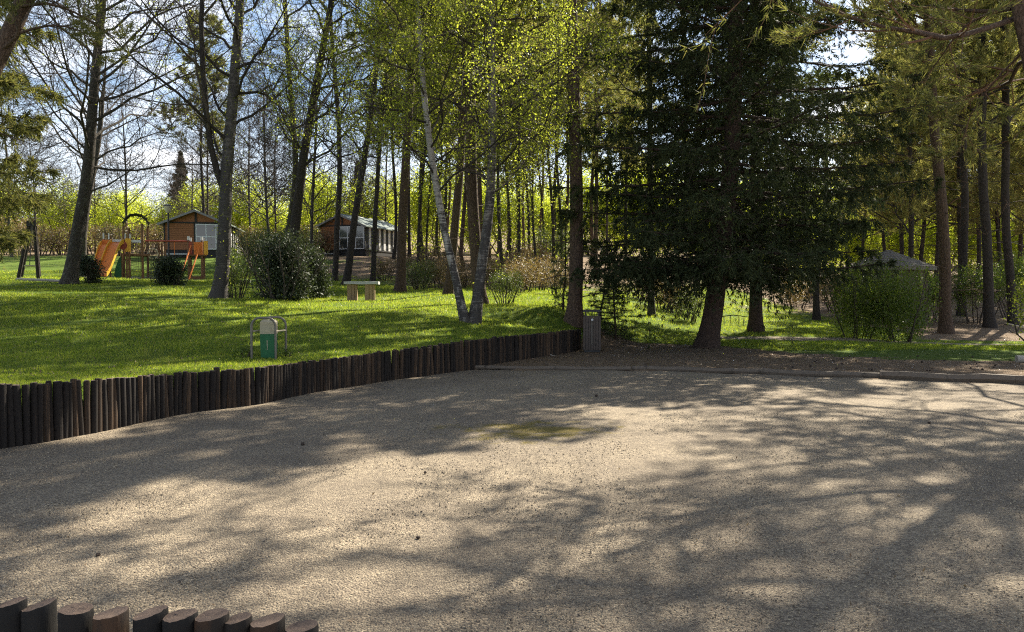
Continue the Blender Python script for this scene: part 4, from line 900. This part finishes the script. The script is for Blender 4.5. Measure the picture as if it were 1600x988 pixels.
panel('orange_panel', 298, 304, 379, 399, -.08, 'red_paint'); panel('orange_panel', 306.5, 321, 379, 399, -.08, 'orange_paint'); panel('yellow_panel', 323, 330, 377, 399, -.08, 'yellow_paint')
for a, b_ in (((302,385),(286,424)), ((316.5,386),(296,438))): m = MB(); m.tube([(X_(a[0]),-.13,Z_(a[1])),(X_(b_[0]),-1.1,Z_(b_[1])-.05)], .035, 8); m.build('slanted_bar', 'orange_paint', pg, True)
panel('low_board', 298, 325, 434, 438, -.1, 'play_post')

# swing frame, lamp post, low kerb, marker post
sb = base(45, 32.5); sw = thing('swing_frame', 'dark timber A-shaped swing frame at the left end of the lawn', 'swing', sb, R(30)); s2 = 32.5/FPX
for y in (0, 2.6):
    for px, tx in ((31, 48), (59, 54)): m = MB(); m.tube([((px-45)*s2, y, -.1),((tx-45)*s2, y, 2.35)], [.075,.06], 8); m.build('leg', 'bark_dark', sw, True)
    MB().box((.14, y, 2.3), (.34,.14,.22)).build('joint_plate', 'dark_metal', sw)
m = MB(); m.tube([(.15,-.25,2.42),(.15,2.9,2.42)], .07, 8); m.build('top_beam', 'play_post', sw, True)
for y in (1.05, 1.5): m = MB(); m.tube([(.15,y,2.4),(.03,y,.62)], .012, 5); m.build('chain', 'dark_metal', sw)
MB().box((.03,1.275,.6), (.42,.5,.05)).build('seat', 'cream_paint', sw)
lb = base(265, 46); la = thing('lamp_post', 'park lamp post with pale lantern head between playground and cabin', 'lamp', lb); s3 = 46/FPX
zt = P(265, 333, 46)[2] - lb[2]
m = MB(); m.tube([(0,0,-.1),(0,0,.5),(0,0,zt)], [.085,.06,.05], 10); m.build('pole', 'dark_metal', la, True)
m = MB(); m.tube([(0,0,zt),(0,0,zt+.06),(0,0,zt+.36),(0,0,zt+.40)], [.10,.14,.25,.22], 12); hd = m.build('lantern', 'lamp_glass', la, True)
m = MB(); m.tube([(0,0,zt+.40),(0,0,zt+.44),(0,0,zt+.50)], [.26,.24,.06], 12); m.build('cap', 'dark_metal', hd, True)
A, B = base(27, 31.5), base(118, 31.0); m = MB(); m.tube([(0,0,.03), (B-A)*.5+np.array([0,0,.05]), B-A+np.array([0,0,.03])], .06, 6); o = m.build('kerb_log', 'pale_stick', None, True); o.location = A; tag(o, 'pale log kerb on the grass below the swing frame', 'log')
A = base(1220, 44); m = MB(); m.tube([(0,0,-.1),(0,0,.48),(0,0,.5)], [.045,.045,.03], 8); o = m.build('marker_post', 'bark_dark', None, True); o.location = A; tag(o, 'short dark marker post on the sunlit slope right of the spruces', 'post')
A = base(1150, 29); m = MB(); g = G_(330)
m.tube([(-.6,0,.32),(-.1,0,.38),(.5,0,.30)], [.02,.018,.012], 5)
for x in (-.45,-.2,.1,.3): m.tube([(x,0,.35),(x+g.normal(0,.03),g.normal(0,.1),-.03)], [.012,.015], 5)
o = m.build('fallen_branch', 'bark_dark', None); o.location = A; tag(o, 'dead twiggy branch propped on the grass between the spruce trunks', 'branch')

# ------------------------------------------------------------------ shrubs
holly = bush_mesh(G_(400), 2.4, 1.15, 11000, 'leaf_holly', .085, lobes=26, hollow=.45, up=.5, aspect=.5, low=.12, taper=.75, rough=.14)
dense = bush_mesh(G_(401), 1.4, .85, 6000, 'leaf_holly', .085, lobes=20, hollow=.45, up=.5, aspect=.5, low=.1, taper=.5, rough=.15)
leafy = bush_mesh(G_(402), 3.4, 1.9, 10000, 'leaf_shrub', .09, stems=7, lobes=28, hollow=.25, low=.2)
ivy = bush_mesh(G_(403), 2.6, 1.6, 7000, 'leaf_shrub', .075, stems=10, lobes=12, hollow=.4)
def shrub(name, lab, px, Y, me, sc, rz=0.0, group=None, cat='bush'): return plant_tree(name, lab, cat, base(px, Y), me, group, rz, sc)
shrub('holly_bush', 'large dark glossy holly bush in the middle of the lawn', 440, 25.5, holly, (1.2,1.2,1.0))
shrub('holly_bush', 'lower dark holly attached to the right side of the large one', 492, 27, dense, (.75,.75,1.25), 1.0)
shrub('evergreen_bush', 'dark glossy bush in front of the slide foot', 138, 31, dense, (.9,.9,.8), 2.0)
shrub('evergreen_bush', 'rounded dark bush in front of the climbing net', 264, 31.5, dense, (1.1,1.1,.85), 3.0)
shrub('broom_bush', 'light green broom bush right beside the thick forked birch', 368, 26, pool_broom[0], (.75,.75,1.1))
shrub('broom_bush', 'green broom bush low to the right of the twin birch', 790, 25.5, pool_broom[1], (.75,.75,.75))
shrub('broom_bush', 'green broom bush behind the reddish pine by the table', 655, 36, pool_broom[0], (1,1,.95), 1.4)
g = G_(410)
for px, Y, s_ in [(600,44,.9),(682,40,1.1),(700,42,1.2),(775,36,1.0),(812,34,1.1),(835,37,1.3),(856,42,1.2),(718,38,1),(640,48,1.1),(870,33,.9),(800,44,1.4),(760,42,1.3),(690,50,1.4),(830,52,1.5)]:
    shrub('bracken_clump', 'brown dry undergrowth clump among the trunks right of the striped cabin', px, Y, pool_bracken[g.integers(2)], s_, g.random()*6, 'undergrowth in the middle stand')
for px, Y, s_ in [(1035,32,1.0),(1062,31,.9),(1240,40,1.2),(1262,46,1.5),(1310,38,1.3),(1330,42,1.4),(1000,36,1.1),(1215,52,1.6),(1120,50,1.4)]:
    shrub('bracken_clump', 'brown dry undergrowth clump behind the spruces', px, Y, pool_bracken[g.integers(2)], s_, g.random()*6, 'undergrowth behind the spruces')
for px, Y, s_ in [(60,66,2.2),(100,68,2.0),(190,66,2.2),(20,68,2.4),(230,68,2.0),(400,66,2.0),(425,60,1.8),(470,64,2.0),(150,70,2.3),(490,68,1.8)]:
    shrub('bracken_clump', 'brown twiggy scrub at the far edge of the lawn', px, Y, pool_bracken[g.integers(2)], s_, g.random()*6, 'scrub along the far lawn edge')
for px, Y, s_ in [(1075,29,.8),(1360,35,1.5),(430,50,1.7),(470,56,1.8),(395,54,1.7),(860,56,1.8)]:
    shrub('broom_bush', 'green broom bush half hidden in the middle distance', px, Y, pool_broom[g.integers(2)], s_, g.random()*6, 'half hidden broom bushes')
plant_tree('young_spruce_tree', 'young spruce with pale tips right beside the slatted bin', 'tree', base(962, 22.6), sp_young, sc=(.75,.75,.62))
plant_tree('young_spruce_tree', 'young spruce left of the tall pine trunk, needles before the lawn', 'tree', base(880, 23.5), sp_young, rz=1.2, sc=(.62,.62,1.0))
plant_tree('young_spruce_tree', 'young spruce close behind the bin and tall pine', 'tree', base(938, 24.5), sp_young, rz=2.2, sc=(.8,.8,.7))
shrub('leafy_shrub', 'many-stemmed leafy shrub left of the kiosk', 1342, 25.5, leafy, (.6,.6,.82))
shrub('leafy_shrub', 'greener many-stemmed shrub in front of the kiosk', 1405, 25, leafy, (.66,.66,.8), 2.1)
shrub('ivy_shrub', 'dark ivy-like undergrowth under the pines right of the kiosk', 1525, 33, ivy, (.9,.9,.9), .5)
shrub('ivy_shrub', 'shaded ivy-like undergrowth beside the kiosk wall', 1455, 34, ivy, (.7,.7,.75), 2.5)
shrub('ivy_shrub', 'leafy undergrowth at the foot of the rightmost pine', 1590, 35, ivy, (.9,.9,1.1), 4.0)
shrub('hazel_shrub', 'bright yellow-green leafy twigs poking in at the right edge', 1622, 22.5, bush_mesh(G_(404), 2.2, .9, 1500, 'leaf_birch', .07, stems=8, lobes=9), (1,1,1.0))
for i, (px, Y) in enumerate([(1180,78),(1240,74),(1290,80),(1345,70),(1400,76),(1460,70),(1520,76),(1580,68),(1640,72),(1105,80)]):
    shrub('hedge_bush', 'sunlit green bush glimpsed low between the pines of the wood', px, Y, pool_hedge[i % 4], .62, i*1.1, 'bushes behind the right-hand wood')

weed = bush_mesh(G_(405), .2, .22, 160, 'leaf_shrub', .05, stems=5, lobes=6, low=.2)
shrub('weed_plant', 'leafy weed growing at the left foot of the service pedestal', 384, 13.1, weed, 1.0, cat='plant')
shrub('weed_plant', 'small leafy weed on the lawn edge right of the service pedestal', 448, 13.4, weed, .7, 1.0, cat='plant')
# ------------------------------------------------------------------ pine cones
def cone_mesh(g):
    m = MB(); n = 7; S_ = 8; vs = []
    prof = [(0,.006),(.006,.016),(.018,.021),(.03,.018),(.042,.011),(.05,.004)]
    for j, (z, r) in enumerate(prof):
        for i in range(S_): rr = r*(1.2 if (i+j) % 2 else .8); vs.append((z-.025, rr*math.cos(6.2832*i/S_), rr*math.sin(6.2832*i/S_)+.016))
    fs = [(j*S_+i, j*S_+(i+1)%S_, (j+1)*S_+(i+1)%S_, (j+1)*S_+i) for j in range(5) for i in range(S_)] + [tuple(range(S_))[::-1], tuple(5*S_+i for i in range(S_))]
    m.add(vs, fs); me = bpy.data.meshes.new('pine_cone'); me.from_pydata(m.v, [], m.f); me.materials.append(MATS['cone_brown']); me.update(); return me
g = G_(420); cm = cone_mesh(g)
def cone(px, py, z, lab, grp=None, s=1.0):
    c = on_plane(px, py, z); o = link(bpy.data.objects.new('pine_cone', cm)); c[2] = max(gz(c[0], c[1]), .0) if c[1] > 12 else .004
    o.location = c; o.rotation_euler = (0, 0, g.random()*6.28); o.scale = (s,)*3; tag(o, lab, 'pine cone', grp)
cone(473, 697, 0, 'lone dark pine cone on the gravel below the log wall', s=.95); cone(932, 620, 0, 'pine cone on the shaded gravel in front of the bin', s=.95); cone(1452, 663, 0, 'pine cone on the gravel near the right log edging', s=.8)
cone(653, 843, 0, 'pine cone on the sunlit gravel in the middle foreground', s=.6); cone(664, 741, 0, 'pine cone at the border of the long shadow band', s=.6); cone(153, 871, 0, 'small pine cone on the gravel above the cut posts', s=.6)
for _ in range(42):
    px = 1230 + 360*g.random(); cone(px, 556 + 22*g.random()**1.3 + (px-1230)*.008, .06, 'dark pine cone scattered on the dirt beyond the right log edging', 'cones on the dirt strip', 0.6 + .5*g.random())

# ------------------------------------------------------------------ grass and fallen leaves
g = G_(500)
def scatter(n, ymin, ymax, pw, cond):
    Y = ymin * (ymax / ymin) ** (g.random(n) ** pw); X = (g.random(n)*2-1) * (Y*.66*1.05 + .3)
    k = cond(X, Y); return X[k], Y[k]
def grass_ok(X, Y):
    cgv, pv = cover(X, Y); d = fence_x(Y) - X
    nz = .5 + .5*np.sin(X*1.7 + 1.3*np.sin(Y*.9)) * np.sin(Y*1.3 + 1.1*np.sin(X*.8))
    hid = (d < .1) & (Y < FENCE_END[1]) | (Y < edge_y(X) + 1.0) & (d < 0)
    return (cgv + (nz-.5)*.5 > .5) & (pv < .4) & ~hid
X, Y = scatter(560000, 8.2, 48, 1.0, grass_ok); n = len(X); Z = ground_z(X, Y)
hgt = (.018 + .032*g.random(n)) * (Y/11)**.45; wd = .0045 * (Y/10)**.85
edge = (fence_x(Y) - X < .35) & (fence_x(Y) - X > 0) & (Y < 21); hgt = np.where(edge, hgt*1.5, hgt)
tuft = (np.sin(X*5.1 + 2*np.sin(Y*2.3)) * np.sin(Y*4.7 + 2*np.sin(X*3.1)) > .72); hgt = np.where(tuft, hgt*1.7, hgt)
az = g.random(n)*6.28; ln = g.normal(0, .45, (n, 2))
p = np.stack([X, Y, Z - .004], -1); sd_ = np.stack([np.cos(az), np.sin(az), 0*az], -1)*wd[:, None]
v = np.stack([p - sd_, p + sd_, p + np.stack([ln[:,0]*hgt, ln[:,1]*hgt, hgt], -1)], 1)
o = link(bpy.data.objects.new('grass', mesh_np('grass', v.reshape(-1,3), None, np.arange(n*3).reshape(-1,3), ('grass_blade',)))); o['kind'] = 'stuff'; tag(o, 'short bright green grass blades of the lawn', 'grass')
def litter_ok(X, Y):
    cgv, pv = cover(X, Y); return (cgv < .6) & (Y > edge_y(X) + .15) & ((fence_x(Y) - X < 0) | (Y > 24))
Xa, Ya = scatter(45000, 15, 66, .9, litter_ok); Xb, Yb = scatter(9000, 8.4, 40, 1.0, grass_ok); X, Y = np.concatenate([Xa, Xb]), np.concatenate([Ya, Yb]); n = len(X); Z = ground_z(X, Y) + np.where(np.arange(n) >= len(Xa), .03, 0)
lv, lq = leaf_quads(np.stack([X, Y, Z + .008], -1), .035*(Y/18)**.6, g, 1.2)
o = link(bpy.data.objects.new('leaf_litter', mesh_np('leaf_litter', lv, lq, None, ('litter_leaf',)))); o['kind'] = 'stuff'; tag(o, 'brown fallen leaves lying under the trees', 'leaf litter')

g = G_(510)
X, Y = scatter(5200, 3.0, 16.5, 1.15, lambda X, Y: (X > fence_x(Y) + .1) & (Y < edge_y(X) - .1) & (g.random(len(X)) < .35 + .5 * smooth((X + 2) / 6) + .4 * np.exp(-(X - fence_x(Y)) / .4))); n = len(X)
lv, lq = leaf_quads(np.stack([X, Y, np.full(n, .012)], -1), .012 + .02*g.random(n)**2, g, 1.0, .35)
o = link(bpy.data.objects.new('needle_litter', mesh_np('needle_litter', lv, lq, None, ('litter_leaf',)))); o['kind'] = 'stuff'; tag(o, 'scraps of brown leaves and needles strewn on the gravel', 'leaf litter')

# ------------------------------------------------------------------ labels: say where each of the look-alikes stands
SPOTS = [(90,'behind the swing frame'),(180,'behind the flared bare tree'),(260,'above the climbing tower'),(335,'by the brown cabin'),(400,'right of the brown cabin'),(500,'behind the holly bush'),(570,'behind the striped cabin'),
 (650,'right of the striped cabin'),(720,'left of the twin birch'),(785,'behind the twin birch'),(885,'between birch and tall pine'),(1000,'right of the tall pine'),(1130,'behind the left spruce boughs'),(1230,'behind the spruce trunks'),
 (1340,'behind the right spruce boughs'),(1430,'behind the kiosk'),(1500,'behind the lit pine trunk'),(1560,'behind the ivy undergrowth'),(9999,'at the right edge')]
ORD = ['leftmost', 'second from left', 'third from left', 'fourth from left', 'fifth from left', 'sixth from left', 'seventh from left', 'eighth from left', 'ninth from left', 'tenth from left']
KIND = {'pines of the background stand': 'tall background pine', 'dense pines of the right-hand wood': 'shaded low-crowned pine', 'bare trees behind the cabins': 'leafless background tree', 'bushes of the bright hedge': 'tall yellow-green hedge bush',
 'far spruces over the hedge': 'distant dark spruce', 'undergrowth in the middle stand': 'brown dry undergrowth clump', 'undergrowth behind the spruces': 'brown dry bracken clump', 'scrub along the far lawn edge': 'brown twiggy scrub clump',
 'half hidden broom bushes': 'half hidden green broom bush', 'bushes behind the right-hand wood': 'low sunlit green bush', 'slim trees left of the birch': 'thin dark tree', 'slim trees right of the birch': 'thin dark tree', 'cones on the dirt strip': 'dark pine cone on the dirt'}
buckets = {}
for o in bpy.data.objects:
    gname = o.get('group')
    if gname in KIND:
        px = 800 + FPX * o.location.x / o.location.y
        spot = next(t for lim, t in SPOTS if px < lim)
        if gname == 'cones on the dirt strip': spot = 'below the kiosk shrubs' if px < 1440 else 'near the right edge'
        buckets.setdefault((KIND[gname], spot), []).append((px, o))
for (kd, spot), lst in buckets.items():
    lst.sort(key=lambda e: e[0])
    for i, (px, o) in enumerate(lst):
        o['label'] = f'{kd} {spot}' + ('' if len(lst) == 1 or len(lst) > len(ORD) else f', {ORD[i]} of {len(lst)} there')
